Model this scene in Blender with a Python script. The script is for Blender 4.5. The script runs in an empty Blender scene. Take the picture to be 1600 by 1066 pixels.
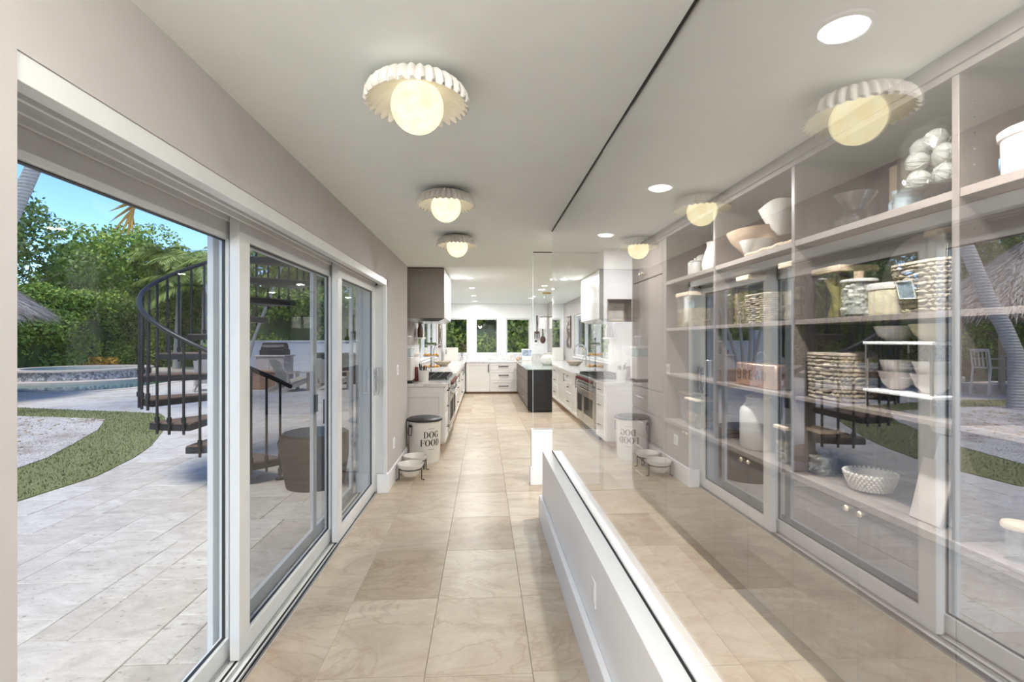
import bpy, math, random
import numpy as np
from mathutils import Vector, Matrix
R = math.radians
random.seed(7); rng = np.random.default_rng(7)
S = bpy.context.scene
COL = S.collection

# ------------------------------------------------------------------ camera, light, exposure
cd = bpy.data.cameras.new('camera'); cam = bpy.data.objects.new('camera', cd); COL.objects.link(cam)
cd.sensor_width = 36.0; cd.lens = 752.0 / 1600 * 36; cd.shift_y = -0.001; cd.clip_start = 0.02; cd.clip_end = 300
PSI = math.atan(44 / 752.0)
cam.location = (0, 0, 1.5); cam.rotation_euler = (R(90), 0, -PSI)
S.camera = cam
S.view_settings.view_transform = 'Standard'; S.view_settings.look = 'None'
S.view_settings.gamma = 1.0; S.view_settings.use_curve_mapping = False
S.view_settings.exposure = 0.85
try:
    S.cycles.max_bounces = 10; S.cycles.diffuse_bounces = 5; S.cycles.glossy_bounces = 5
    S.cycles.transmission_bounces = 6; S.cycles.transparent_max_bounces = 24
    S.cycles.sample_clamp_indirect = 10.0; S.cycles.caustics_reflective = False; S.cycles.caustics_refractive = False
except Exception:
    pass
W = bpy.data.worlds.new('world'); S.world = W; W.use_nodes = True
wt = W.node_tree; wt.nodes.clear()
wo = wt.nodes.new('ShaderNodeOutputWorld'); wb = wt.nodes.new('ShaderNodeBackground'); sk = wt.nodes.new('ShaderNodeTexSky')
sk.sky_type = 'NISHITA'; sk.sun_disc = False; sk.sun_elevation = R(48); sk.sun_rotation = R(120); sk.air_density = 0.75
sk.dust_density = 0.2; sk.ozone_density = 3.0
wb.inputs['Strength'].default_value = 0.19
hs = wt.nodes.new('ShaderNodeHueSaturation'); hs.inputs['Saturation'].default_value = 1.15; hs.inputs['Hue'].default_value = 0.507; wt.links.new(sk.outputs[0], hs.inputs['Color']); wt.links.new(hs.outputs[0], wb.inputs[0]); wt.links.new(wb.outputs[0], wo.inputs[0])
sl = bpy.data.lights.new('sun', 'SUN'); so = bpy.data.objects.new('sun', sl); COL.objects.link(so)
sl.energy = 2.35; sl.angle = R(25); sl.color = (1.0, 0.93, 0.82); so.rotation_euler = (R(24), R(-9), 0)
DOWN_W = 26.0      # watts of one recessed downlight
REAR_FILL_W = 26.0     # watts of one unseen fill light added behind the viewer
GLOBE_E = 1.0      # multiplier of the lamp globes

# ------------------------------------------------------------------ materials
def lin(c):
    return tuple(((x / 255) / 12.92 if x / 255 <= 0.04045 else ((x / 255 + 0.055) / 1.055) ** 2.4) for x in c)
class N:
    def __init__(s, name):
        s.m = bpy.data.materials.new(name); s.m.use_nodes = True; s.t = s.m.node_tree; s.t.nodes.clear()
        s.out = s.n('ShaderNodeOutputMaterial')
    def n(s, typ, **kw):
        o = s.t.nodes.new(typ)
        for k, v in kw.items(): setattr(o, k, v)
        return o
    def l(s, a, b): s.t.links.new(a, b)
    def noise(s, vec, scale, detail=4, rough=0.55, dist=0.0):
        o = s.n('ShaderNodeTexNoise'); o.inputs['Scale'].default_value = scale; o.inputs['Detail'].default_value = detail
        o.inputs['Roughness'].default_value = rough; o.inputs['Distortion'].default_value = dist
        if vec is not None: s.l(vec, o.inputs['Vector'])
        return o.outputs[0]
    def ramp(s, fac, stops):
        o = s.n('ShaderNodeValToRGB'); e = o.color_ramp.elements
        while len(e) < len(stops): e.new(0.5)
        for i, (p, c) in enumerate(stops):
            e[i].position = p; e[i].color = (*lin(c), 1) if max(c) > 1 else (*c, 1)
        s.l(fac, o.inputs[0]); return o.outputs[0]
    def mix(s, fac, a, b, mode='MIX'):
        o = s.n('ShaderNodeMix', data_type='RGBA', blend_type=mode)
        if isinstance(fac, (int, float)): o.inputs[0].default_value = fac
        else: s.l(fac, o.inputs[0])
        for x, k in ((a, 6), (b, 7)):
            if isinstance(x, tuple): o.inputs[k].default_value = (*x, 1) if len(x) == 3 else x
            else: s.l(x, o.inputs[k])
        return o.outputs[2]
    def math(s, op, a, b=None):
        o = s.n('ShaderNodeMath', operation=op)
        for i, x in enumerate((a, b)):
            if x is None: continue
            if isinstance(x, (int, float)): o.inputs[i].default_value = x
            else: s.l(x, o.inputs[i])
        return o.outputs[0]
    def coords(s, kind='Object', rnd=False, scale=None):
        if kind == 'Position':
            v = s.n('ShaderNodeNewGeometry').outputs['Position']
        else:
            v = s.n('ShaderNodeTexCoord').outputs[kind]
        if rnd:
            oi = s.n('ShaderNodeObjectInfo'); vm = s.n('ShaderNodeVectorMath', operation='SCALE'); vm.inputs[0].default_value = (37, 53, 71)
            s.l(oi.outputs['Random'], vm.inputs['Scale']); ad = s.n('ShaderNodeVectorMath', operation='ADD')
            s.l(v, ad.inputs[0]); s.l(vm.outputs[0], ad.inputs[1]); v = ad.outputs[0]
        if scale:
            vm = s.n('ShaderNodeVectorMath', operation='MULTIPLY'); vm.inputs[1].default_value = scale; s.l(v, vm.inputs[0]); v = vm.outputs[0]
        return v
    def bsdf(s, col, rough=0.5, metal=0.0, bump=None, bs=0.2, bd=0.01, coat=0.0, spec=None, sub=0.0):
        b = s.n('ShaderNodeBsdfPrincipled')
        if isinstance(col, tuple): b.inputs['Base Color'].default_value = (*col, 1)
        else: s.l(col, b.inputs['Base Color'])
        if isinstance(rough, (int, float)): b.inputs['Roughness'].default_value = rough
        else: s.l(rough, b.inputs['Roughness'])
        b.inputs['Metallic'].default_value = metal; b.inputs['Coat Weight'].default_value = coat
        if spec is not None: b.inputs['Specular IOR Level'].default_value = spec
        if bump is not None:
            bn = s.n('ShaderNodeBump'); bn.inputs['Strength'].default_value = bs; bn.inputs['Distance'].default_value = bd
            s.l(bump, bn.inputs['Height']); s.l(bn.outputs[0], b.inputs['Normal'])
        s.l(b.outputs[0], s.out.inputs[0]); return b
def plain(name, c, rough=0.5, metal=0.0, var=0.04, sc=6.0, bump=0.0, coat=0.0, bscale=None, spec=None):
    k = N(name); v = k.coords('Object', rnd=True)
    f = k.noise(v, sc)
    a = lin(c); lo = tuple(x * (1 - var * 2) for x in a); hi = tuple(min(1, x * (1 + var * 2)) for x in a)
    col = k.ramp(f, [(0.3, lo), (0.7, hi)])
    h = k.noise(v, bscale or sc * 12) if bump else None
    k.bsdf(col, rough, metal, h, bump, 0.005, coat, spec); return k.m
def pane_mat(name, base, tint=(0.97, 0.985, 0.98), ior=1.5, gain=1.0):
    k = N(name); fr = k.n('ShaderNodeLayerWeight'); fr.inputs[0].default_value = 0.5  # unseen slab behind the viewer is added to bounce daylight onto the ceiling
    f0 = ((ior - 1) / (ior + 1)) ** 2; sch = k.math('POWER', fr.outputs['Facing'], 5.0)      # Schlick reflectance, same from both sides
    f = k.math('ADD', k.math('MULTIPLY', sch, (1 - f0) * gain), base + f0); f = k.math('MINIMUM', f, 0.97)
    t = k.n('ShaderNodeBsdfTransparent'); t.inputs[0].default_value = (*tint, 1)
    g = k.n('ShaderNodeBsdfGlossy'); g.inputs['Roughness'].default_value = 0.0; g.inputs[0].default_value = (0.97, 0.98, 0.99, 1)
    m = k.n('ShaderNodeMixShader'); k.l(f, m.inputs[0]); k.l(t.outputs[0], m.inputs[1]); k.l(g.outputs[0], m.inputs[2])
    k.l(m.outputs[0], k.out.inputs[0]); return k.m
def emis(name, c, e):
    k = N(name); o = k.n('ShaderNodeEmission'); o.inputs[0].default_value = (*c, 1); o.inputs[1].default_value = e
    k.l(o.outputs[0], k.out.inputs[0]); return k.m

M = {}
M['wall'] = plain('wall_paint', (190, 185, 182), 0.85, var=0.01, bump=0.03, bscale=250)
M['ceil'] = plain('ceiling_paint', (238, 245, 243), 0.9, var=0.008, bump=0.02, bscale=200)
M['white'] = plain('white_gloss_paint', (243, 244, 245), 0.32, var=0.01, sc=3)
M['cabw'] = plain('white_lacquer', (226, 223, 219), 0.3, var=0.01, sc=3)
M['alu'] = plain('white_aluminium', (226, 228, 227), 0.3, var=0.015, sc=5, coat=0.2)
M['black'] = plain('black_metal', (24, 25, 28), 0.4, var=0.1)
M['gasket'] = plain('black_rubber', (16, 16, 17), 0.6)
M['steel'] = plain('brushed_steel', (190, 190, 188), 0.25, 1.0, var=0.05)
M['chrome'] = plain('chrome', (225, 225, 225), 0.08, 1.0, var=0.01)
M['brass'] = plain('brass', (200, 165, 90), 0.25, 1.0)
M['champ'] = plain('champagne_knob', (226, 214, 186), 0.25, 0.6)
M['ceramic'] = plain('white_ceramic', (218, 215, 208), 0.25, var=0.02, coat=0.3)
M['plaster'] = plain('fluted_plaster', (226, 222, 215), 0.7, var=0.04, sc=20, bump=0.2)
M['pearl'] = plain('pearl_beads', (236, 232, 220), 0.3, coat=0.3)
M['darkcab'] = plain('black_lacquer', (9, 9, 10), 0.55, var=0.2)
M['browncab'] = plain('dark_brown_veneer', (92, 80, 72), 0.4, var=0.12, sc=8)
M['redknob'] = plain('dark_red_knob', (110, 18, 22), 0.3)
M['paper'] = plain('cream_paper', (222, 212, 184), 0.7, var=0.05, sc=14)
M['ink'] = plain('black_ink', (22, 22, 24), 0.6)
M['greyglasstop'] = plain('grey_green_stone', (150, 160, 154), 0.12, var=0.08, sc=3)
M['toewood'] = plain('toe_kick_wood', (164, 128, 100), 0.5, var=0.08)
M['blue'] = plain('blue_packet', (112, 150, 190), 0.5, var=0.3, sc=25)
M['lightblue'] = plain('pale_blue_paper', (150, 185, 205), 0.6)
M['copper'] = plain('hammered_copper', (214, 168, 142), 0.28, 0.85, var=0.1, sc=30, bump=0.8, bscale=60)
M['food_pasta'] = plain('spaghetti', (206, 186, 112), 0.5, var=0.2, sc=30)
M['screen'] = plain('grey_screen', (150, 165, 180), 0.2, var=0.3, sc=12)
M['food_green'] = plain('green_fruit', (60, 84, 34), 0.5, var=0.2)
M['food_yellow'] = plain('golden_fruit', (206, 150, 60), 0.5, var=0.15)
M['dark_brown'] = plain('carved_dark_wood', (70, 36, 22), 0.45, var=0.2, sc=20)
M['wicker_and_gap'] = plain('dark_wicker_and_gap_shade', (44, 35, 31), 0.7, var=0.2, sc=30, bump=0.5, bscale=90)
M['stonec'] = plain('grill_cabinet_stone', (190, 178, 170), 0.7, var=0.05)
M['chairout'] = plain('sand_resin', (196, 186, 170), 0.6, var=0.04)
M['fencew'] = plain('white_stucco', (226, 228, 232), 0.9, var=0.02, sc=4, bump=0.1)
M['extw'] = plain('house_stucco', (206, 206, 204), 0.9, var=0.02, sc=4, bump=0.2)
M['foodgrain'] = plain('mixed_pasta', (196, 166, 118), 0.7, var=0.3, sc=60, bump=1.0, bscale=60)
M['shade'] = plain('white_glass_shade', (240, 240, 238), 0.3)
M['candle'] = plain('frosted_acrylic', (200, 215, 220), 0.2)
M['vinyl'] = plain('dark_grey_rack', (70, 72, 74), 0.4, 0.6)
M['light'] = emis('downlight_disc', (1, 0.98, 0.95), 6.0)

def wood(name, c1, c2, rough=0.45, sc=(1, 1, 14), s0=3.0, rnd=True, bump=0.05):
    k = N(name); v = k.coords('Object', rnd=rnd, scale=sc)
    f = k.noise(v, s0, 6, 0.65, 0.4); col = k.ramp(f, [(0.3, c1), (0.7, c2)])
    k.bsdf(col, rough, 0, f, bump, 0.003); return k.m
M['taupe'] = wood('taupe_oak_veneer', (104, 95, 90), (124, 114, 108), 0.42, (22, 22, 1.2), 2.5)
M['taupe_h'] = wood('taupe_oak_shelf', (124, 114, 107), (144, 133, 126), 0.42, (22, 1.2, 22), 2.5)
M['lidwood'] = wood('beech_lid', (212, 190, 160), (226, 208, 180), 0.5, (6, 1, 6), 6)
M['bowlwood'] = wood('washed_wood', (176, 152, 128), (206, 184, 158), 0.6, (3, 3, 14), 4)
M['treadwood'] = wood('weathered_tread_board', (104, 84, 72), (134, 112, 98), 0.6, (3, 12, 3), 4)
M['hood'] = plain('taupe_lacquer', (150, 144, 138), 0.25, var=0.03, sc=2)

def stone(name, pal, rough, coat=0.0, island=False, vein=(170, 140, 115), scale=2.2, pits=0.0, veinamt=0.5, tint=0.12, bs=0.1):
    k = N(name)
    v = k.coords('Position' if island else 'Object', rnd=not island)
    if island:
        g = k.n('ShaderNodeNewGeometry'); rd = g.outputs['Random Per Island']
        vm = k.n('ShaderNodeVectorMath', operation='SCALE'); vm.inputs[0].default_value = (17, 23, 31); k.l(rd, vm.inputs['Scale'])
        ad = k.n('ShaderNodeVectorMath', operation='ADD'); k.l(v, ad.inputs[0]); k.l(vm.outputs[0], ad.inputs[1]); v = ad.outputs[0]
    else:
        rd = k.n('ShaderNodeObjectInfo').outputs['Random']
    vs = k.n('ShaderNodeVectorMath', operation='MULTIPLY'); vs.inputs[1].default_value = (1.0, 1.7, 1); k.l(v, vs.inputs[0])
    f = k.noise(vs.outputs[0], scale, 7, 0.6, 1.2)
    col = k.ramp(f, [(0.25, pal[0]), (0.5, pal[1]), (0.72, pal[2])])
    n2 = k.noise(vs.outputs[0], scale * 0.55, 5, 0.6, 2.0)
    vein_f = k.ramp(k.math('ABSOLUTE', k.math('SUBTRACT', n2, 0.5)), [(0.0, (1, 1, 1)), (0.012, (0.5, 0.5, 0.5)), (0.035, (0, 0, 0))])
    col = k.mix(k.math('MULTIPLY', vein_f, veinamt), col, lin(vein))
    fine = k.noise(v, 45, 5, 0.7)
    col = k.mix(0.22, col, k.ramp(fine, [(0.3, (0.62, 0.6, 0.58)), (0.7, (1, 1, 1))]), 'MULTIPLY')
    t = k.ramp(rd, [(0.0, tuple(1 - tint * 1.9 * q for q in (0.9, 1.1, 1.35))), (0.35, (1 - tint * .4,) * 3), (0.7, (1, 1, 0.99)), (1.0, (1 - tint, 1 - tint * 1.2, 1 - tint * 1.3))])
    col = k.mix(1.0, col, t, 'MULTIPLY')
    h = fine
    if pits:
        pn = k.noise(vs.outputs[0], 16, 6, 0.75); pm = k.ramp(pn, [(0.33, (1, 1, 1)), (0.42, (0, 0, 0))])
        col = k.mix(k.math('MULTIPLY', pm, pits), col, lin((120, 108, 100)))
    k.bsdf(col, rough, 0, h, bs, 0.004, coat); return k.m
M['tile'] = stone('travertine_tile', [(174, 155, 134), (198, 183, 162), (211, 200, 180)], 0.36, 0.0, vein=(160, 132, 108), tint=0.15, veinamt=0.4)
M['paver'] = stone('travertine_paver', [(184, 178, 170), (204, 199, 192), (220, 216, 209)], 0.65, 0, vein=(160, 146, 138), scale=4.0, pits=0.7, tint=0.10, veinamt=0.15, bs=0.3)
M['pavers'] = stone('travertine_paver_joined', [(184, 178, 170), (204, 199, 192), (220, 216, 209)], 0.65, 0, True, vein=(160, 146, 138), scale=4.0, pits=0.6, tint=0.10, veinamt=0.15, bs=0.3)
M['marble'] = stone('white_marble', [(214, 212, 210), (232, 231, 229), (240, 239, 238)], 0.15, 0.1, vein=(170, 170, 172), scale=1.4, tint=0.0, bs=0.0, veinamt=0.6)
M['grout'] = plain('grout', (168, 150, 130), 0.9)
M['soil'] = plain('joint_sand', (128, 118, 108), 0.95, var=0.1)

k = N('white_gravel'); v = k.coords('Position'); vo = k.n('ShaderNodeTexVoronoi'); vo.inputs['Scale'].default_value = 26; k.l(v, vo.inputs['Vector'])
f1 = k.noise(v, 1.2, 5, 0.6); f2 = k.noise(v, 14, 5, 0.7)
col = k.mix(0.6, k.ramp(f2, [(0.35, (128, 118, 110)), (0.5, (188, 182, 176)), (0.8, (214, 210, 204))]), k.ramp(f1, [(0.35, (150, 132, 118)), (0.55, (200, 196, 190))]))
k.bsdf(col, 0.95, 0, vo.outputs['Distance'], 1.0, 0.03); M['gravel'] = k.m
k = N('artificial_turf'); v = k.coords('Position'); f1 = k.noise(v, 2.0, 5, 0.65); f2 = k.noise(v, 60, 4, 0.7)
col = k.mix(0.5, k.ramp(f1, [(0.3, (104, 108, 58)), (0.7, (132, 134, 84))]), k.ramp(f2, [(0.3, (80, 92, 48)), (0.65, (150, 158, 108))]))
k.bsdf(col, 0.95, 0, f2, 0.8, 0.02); M['turf'] = k.m
k = N('pool_mosaic'); v = k.coords('Position'); vo = k.n('ShaderNodeTexVoronoi'); vo.inputs['Scale'].default_value = 14; k.l(v, vo.inputs['Vector'])
sp = k.n('ShaderNodeSeparateColor'); k.l(vo.outputs['Color'], sp.inputs[0])
k.bsdf(k.ramp(sp.outputs[0], [(0, (92, 98, 104)), (0.5, (142, 146, 150)), (1, (196, 196, 196))]), 0.4); M['mosaic'] = k.m
k = N('pool_water'); v = k.coords('Position'); f = k.noise(v, 3, 3, 0.5)
k.bsdf(k.ramp(f, [(0.3, (44, 92, 92)), (0.7, (70, 122, 120))]), 0.05, 0, f, 0.15, 0.02); M['water'] = k.m

def leafmat(name, stops, tr=0.25):
    k = N(name); g = k.n('ShaderNodeNewGeometry'); v = g.outputs['Position']
    f = k.noise(v, 0.9, 3, 0.6); mixf = k.math('ADD', k.math('MULTIPLY', g.outputs['Random Per Island'], 0.6), k.math('MULTIPLY', f, 0.4))
    col = k.ramp(mixf, stops)
    b = k.bsdf(col, 0.55); t = k.n('ShaderNodeBsdfTranslucent'); k.l(col, t.inputs[0])
    m = k.n('ShaderNodeMixShader'); m.inputs[0].default_value = tr; k.l(b.outputs[0], m.inputs[1]); k.l(t.outputs[0], m.inputs[2])
    k.l(m.outputs[0], k.out.inputs[0]); return k.m
M['leaf_dark'] = leafmat('dark_leaves', [(0.1, (62, 90, 40)), (0.5, (108, 134, 64)), (0.9, (164, 176, 100))])
M['leaf_hedge'] = leafmat('hedge_leaves', [(0.1, (74, 108, 36)), (0.5, (128, 158, 60)), (0.9, (186, 200, 98))])
M['leaf_yellow'] = leafmat('yellow_green_leaves', [(0.1, (64, 84, 28)), (0.5, (120, 140, 50)), (0.9, (176, 176, 84))])
M['leaf_palm'] = leafmat('palm_leaflets', [(0.1, (70, 96, 40)), (0.5, (118, 140, 66)), (0.9, (170, 176, 100))])
M['leaf_gold'] = leafmat('golden_palm_leaflets', [(0.1, (120, 96, 40)), (0.5, (196, 156, 70)), (0.9, (222, 190, 110))])
M['leaf_red'] = leafmat('orange_bush_leaves', [(0.1, (110, 100, 30)), (0.5, (170, 150, 50)), (0.9, (200, 120, 50))])
M['blade'] = leafmat('olive_turf_blades', [(0.1, (84, 86, 46)), (0.5, (128, 128, 80)), (0.9, (172, 168, 124))])
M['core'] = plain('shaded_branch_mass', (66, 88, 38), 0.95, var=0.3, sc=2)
k = N('palm_bark'); v = k.coords('Object', scale=(1, 1, 1)); wv = k.n('ShaderNodeTexWave', bands_direction='Z'); wv.inputs['Scale'].default_value = 5; wv.inputs['Distortion'].default_value = 2.5
k.l(v, wv.inputs[0]); n3 = k.noise(v, 8, 5, 0.7); c3 = k.mix(0.4, k.ramp(wv.outputs[0], [(0.0, (150, 144, 138)), (0.5, (182, 178, 172))]), k.ramp(n3, [(0.3, (130, 124, 118)), (0.7, (200, 196, 190))]))
k.bsdf(c3, 0.9, 0, wv.outputs[0], 0.5, 0.02); M['palmbark'] = k.m
M['thatch'] = leafmat('dry_thatch', [(0.1, (122, 110, 98)), (0.5, (184, 172, 158)), (0.9, (228, 218, 204))], 0.1)
M['straw'] = plain('seagrass_weave', (166, 153, 134), 0.8, var=0.25, sc=40, bump=0.5, bscale=120)
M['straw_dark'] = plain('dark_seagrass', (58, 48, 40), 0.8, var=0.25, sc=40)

# storefront-type glass of the pantry partition: reflective pane
M['glass_wall'] = pane_mat('reflective_partition_glass', 0.29, (0.99, 0.99, 0.99), 1.5, 1.0)
M['glass_perp'] = pane_mat('clear_partition_glass', 0.0, (0.99, 0.99, 0.99), 1.2, 0.35)
M['glass_door'] = pane_mat('clear_door_glass', 0.0, (0.97, 0.985, 0.98), 1.25, 0.45)
M['glass_door_grey'] = pane_mat('grey_dimmed_door_glass', 0.0, (0.74, 0.75, 0.745), 1.35, 0.6)  # grey tint imitates the darker exposure of the view through these panels
M['glass_win'] = pane_mat('window_glass', 0.0, (0.98, 0.99, 0.99), 1.4)
M['glass_jar'] = pane_mat('jar_glass', 0.13, (0.96, 0.975, 0.97), 1.45)

# ------------------------------------------------------------------ mesh builder
class MB:
    def __init__(s): s.v = []; s.f = []
    def add(s, vs, fs):
        o = len(s.v); s.v.extend(tuple(p) for p in vs); s.f.extend(tuple(i + o for i in q) for q in fs); return s
    def box(s, x0, x1, y0, y1, z0, z1):
        return s.add([(x0, y0, z0), (x1, y0, z0), (x1, y1, z0), (x0, y1, z0), (x0, y0, z1), (x1, y0, z1), (x1, y1, z1), (x0, y1, z1)],
                     [(0, 3, 2, 1), (4, 5, 6, 7), (0, 1, 5, 4), (1, 2, 6, 5), (2, 3, 7, 6), (3, 0, 4, 7)])
    def cyl(s, p0, p1, r0, r1=None, n=12, cap=True):
        r1 = r0 if r1 is None else r1
        p0 = Vector(p0); p1 = Vector(p1); d = (p1 - p0).normalized()
        a = d.orthogonal().normalized(); b = d.cross(a)
        vs = []
        for p, r in ((p0, r0), (p1, r1)):
            for i in range(n):
                t = 2 * math.pi * i / n; vs.append(p + a * (r * math.cos(t)) + b * (r * math.sin(t)))
        fs = [(i, (i + 1) % n, n + (i + 1) % n, n + i) for i in range(n)]
        if cap: fs += [tuple(range(n - 1, -1, -1)), tuple(range(n, 2 * n))]
        return s.add(vs, fs)
    def tube(s, path, r, n=8, closed=False):
        P = [Vector(p) for p in path]; m = len(P); vs = []; up = None
        for i, p in enumerate(P):
            if closed: d = (P[(i + 1) % m] - P[i - 1]).normalized()
            else: d = (P[min(i + 1, m - 1)] - P[max(i - 1, 0)]).normalized()
            if up is None: up = d.orthogonal().normalized()
            a = (up - d * up.dot(d)); a = a.normalized() if a.length > 1e-6 else d.orthogonal().normalized(); up = a; b = d.cross(a)
            rr = r[i] if isinstance(r, (list, tuple)) else r
            for j in range(n):
                t = 2 * math.pi * j / n; vs.append(p + a * (rr * math.cos(t)) + b * (rr * math.sin(t)))
        fs = []
        for i in range(m if closed else m - 1):
            k2 = (i + 1) % m
            for j in range(n): fs.append((i * n + j, i * n + (j + 1) % n, k2 * n + (j + 1) % n, k2 * n + j))
        if not closed: fs += [tuple(range(n - 1, -1, -1)), tuple((m - 1) * n + j for j in range(n))]
        return s.add(vs, fs)
    def lathe(s, prof, c=(0, 0, 0), n=28, mod=None, closed=False):
        vs = []; m = len(prof)
        for k2, (r, z) in enumerate(prof):
            for j in range(n):
                t = 2 * math.pi * j / n; rr = max(r, 0.0004); zz = z
                if mod: rr, zz = mod(rr, z, t, k2)
                vs.append((c[0] + rr * math.cos(t), c[1] + rr * math.sin(t), c[2] + zz))
        fs = []
        for i in range(m - 1 if not closed else m):
            q = (i + 1) % m
            for j in range(n): fs.append((i * n + j, i * n + (j + 1) % n, q * n + (j + 1) % n, q * n + j))
        return s.add(vs, fs)
    def sph(s, c, r, n=14, m=8, sc=(1, 1, 1)):
        vs = [(c[0], c[1], c[2] - r * sc[2])]; fs = []
        for i in range(1, m):
            a = -math.pi / 2 + math.pi * i / m
            for j in range(n):
                t = 2 * math.pi * j / n
                vs.append((c[0] + r * sc[0] * math.cos(a) * math.cos(t), c[1] + r * sc[1] * math.cos(a) * math.sin(t), c[2] + r * sc[2] * math.sin(a)))
        vs.append((c[0], c[1], c[2] + r * sc[2])); L = len(vs) - 1
        for j in range(n): fs.append((0, 1 + (j + 1) % n, 1 + j)); fs.append((L, L - n + j, L - n + (j + 1) % n))
        for i in range(m - 2):
            for j in range(n): a = 1 + i * n; fs.append((a + j, a + (j + 1) % n, a + n + (j + 1) % n, a + n + j))
        return s.add(vs, fs)
    def prism(s, poly, z0, z1):
        n = len(poly); vs = [(x, y, z0) for x, y in poly] + [(x, y, z1) for x, y in poly]
        return s.add(vs, [tuple(range(n - 1, -1, -1)), tuple(range(n, 2 * n))] + [(i, (i + 1) % n, n + (i + 1) % n, n + i) for i in range(n)])
    def mesh(s, name, m, smooth=True):
        me = bpy.data.meshes.new(name); me.from_pydata(s.v, [], s.f); me.validate(); me.materials.append(m)
        if smooth:
            me.shade_smooth(); me.set_sharp_from_angle(angle=R(38))
        return me
    def build(s, name, m, parent=None, loc=None, bev=0, smooth=True):
        o = bpy.data.objects.new(name, s.mesh(name, m, smooth)); COL.objects.link(o)
        if parent: o.parent = parent
        if loc: o.location = loc
        if bev:
            b = o.modifiers.new('bevel', 'BEVEL'); b.width = bev; b.segments = 2; b.limit_method = 'ANGLE'; b.angle_limit = R(50)
        return o
def box(x0, x1, y0, y1, z0, z1): return MB().box(min(x0, x1), max(x0, x1), min(y0, y1), max(y0, y1), min(z0, z1), max(z0, z1))
def tag(o, label, cat, group=None, kind=None):
    if label: o['label'] = label
    if cat: o['category'] = cat
    if group: o['group'] = group
    if kind: o['kind'] = kind
    return o
def thing(name, label, cat, loc=(0, 0, 0), rz=0, group=None):
    o = bpy.data.objects.new(name, None); COL.objects.link(o); o.empty_display_size = 0.05
    o.location = loc; o.rotation_euler = (0, 0, rz); return tag(o, label, cat, group)
def struct(name, mb, m, bev=0, smooth=True):
    o = mb.build(name, m, bev=bev, smooth=smooth); o['kind'] = 'structure'; return o
def sroot(name, loc=(0, 0, 0)):
    o = bpy.data.objects.new(name, None); COL.objects.link(o); o.location = loc; o['kind'] = 'structure'; return o
def copy_tree(o, parent=None):
    c = o.copy(); COL.objects.link(c); c.parent = parent
    for ch in list(o.children): copy_tree(ch, c)
    return c
def dup(o, loc, rz=None, label=None, group=None):
    c = copy_tree(o); c.location = loc
    if rz is not None: c.rotation_euler = (0, 0, rz)
    if label: c['label'] = label
    if group: c['group'] = group
    return c
def rr(a, b): return random.uniform(a, b)
def npmesh(name, verts, k, m):
    """verts: (n*k,3) array; each k verts make one face"""
    n = len(verts) // k; me = bpy.data.meshes.new(name)
    me.vertices.add(n * k); me.vertices.foreach_set('co', np.ascontiguousarray(verts, dtype=np.float32).ravel())
    me.loops.add(n * k); me.loops.foreach_set('vertex_index', np.arange(n * k, dtype=np.int32))
    me.polygons.add(n); me.polygons.foreach_set('loop_start', np.arange(0, n * k, k, dtype=np.int32))
    me.polygons.foreach_set('loop_total', np.full(n, k, dtype=np.int32)); me.update(calc_edges=True); me.materials.append(m)
    return me
def leaf_verts(P, size, aspect=0.5, outward=None, droop=0.0):
    n = len(P); d = rng.normal(size=(n, 3)); d[:, 2] -= droop; d /= np.linalg.norm(d, axis=1)[:, None]
    q = rng.normal(size=(n, 3))
    if outward is not None: q = q * 0.55 + outward
    w = np.cross(d, q); w /= (np.linalg.norm(w, axis=1)[:, None] + 1e-6)
    L = (size * rng.uniform(0.7, 1.3, n))[:, None]
    a = P - d * L * .5; b = P + w * L * aspect * .5; c = P + d * L * .5; e = P - w * L * aspect * .5
    return np.stack([a, b, c, e], 1).reshape(-1, 3)

# ------------------------------------------------------------------ the room
CZ, KZ = 2.418, 2.567       # ceilings: passage, kitchen
XW = -0.951                 # left wall face
XP = 1.486                  # pantry cabinet face
GX = 0.575                  # glass line
# floor with tiles
fl = struct('floor', box(-1.045, 3.2, -3.2, 14.3, -0.12, -0.009), M['grout'])
TW, TL = 0.484, 0.645
tm = box(0.0012, TW - 0.0012, 0.0012, TL - 0.0012, -0.009, 0).mesh('tile', M['tile'], False)
tmn = box(0.0012, 0.297, 0.0012, TL - 0.0012, -0.009, 0).mesh('tile', M['tile'], False)
tme = box(0.0012, TW - 0.0012, 0.0012, TL - 0.0012, -0.009, 0).mesh('tile', M['tile'], False)
cnt = 0
for j in range(-5, 19):
    for i in range(-1, 8):
        y = 2.157 + TL * j + (0.0 if i % 2 else 0.012); x = -0.748 + TW * i
        if i == -1: x = -1.045; me = tmn
        else: me = tm
        if x > 1.6 and y < 5.0: continue
        if i == 7 and y < 5.4: continue
        o = bpy.data.objects.new('tile', me); COL.objects.link(o); o.parent = fl; o.location = (x, y, 0); cnt += 1
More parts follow.
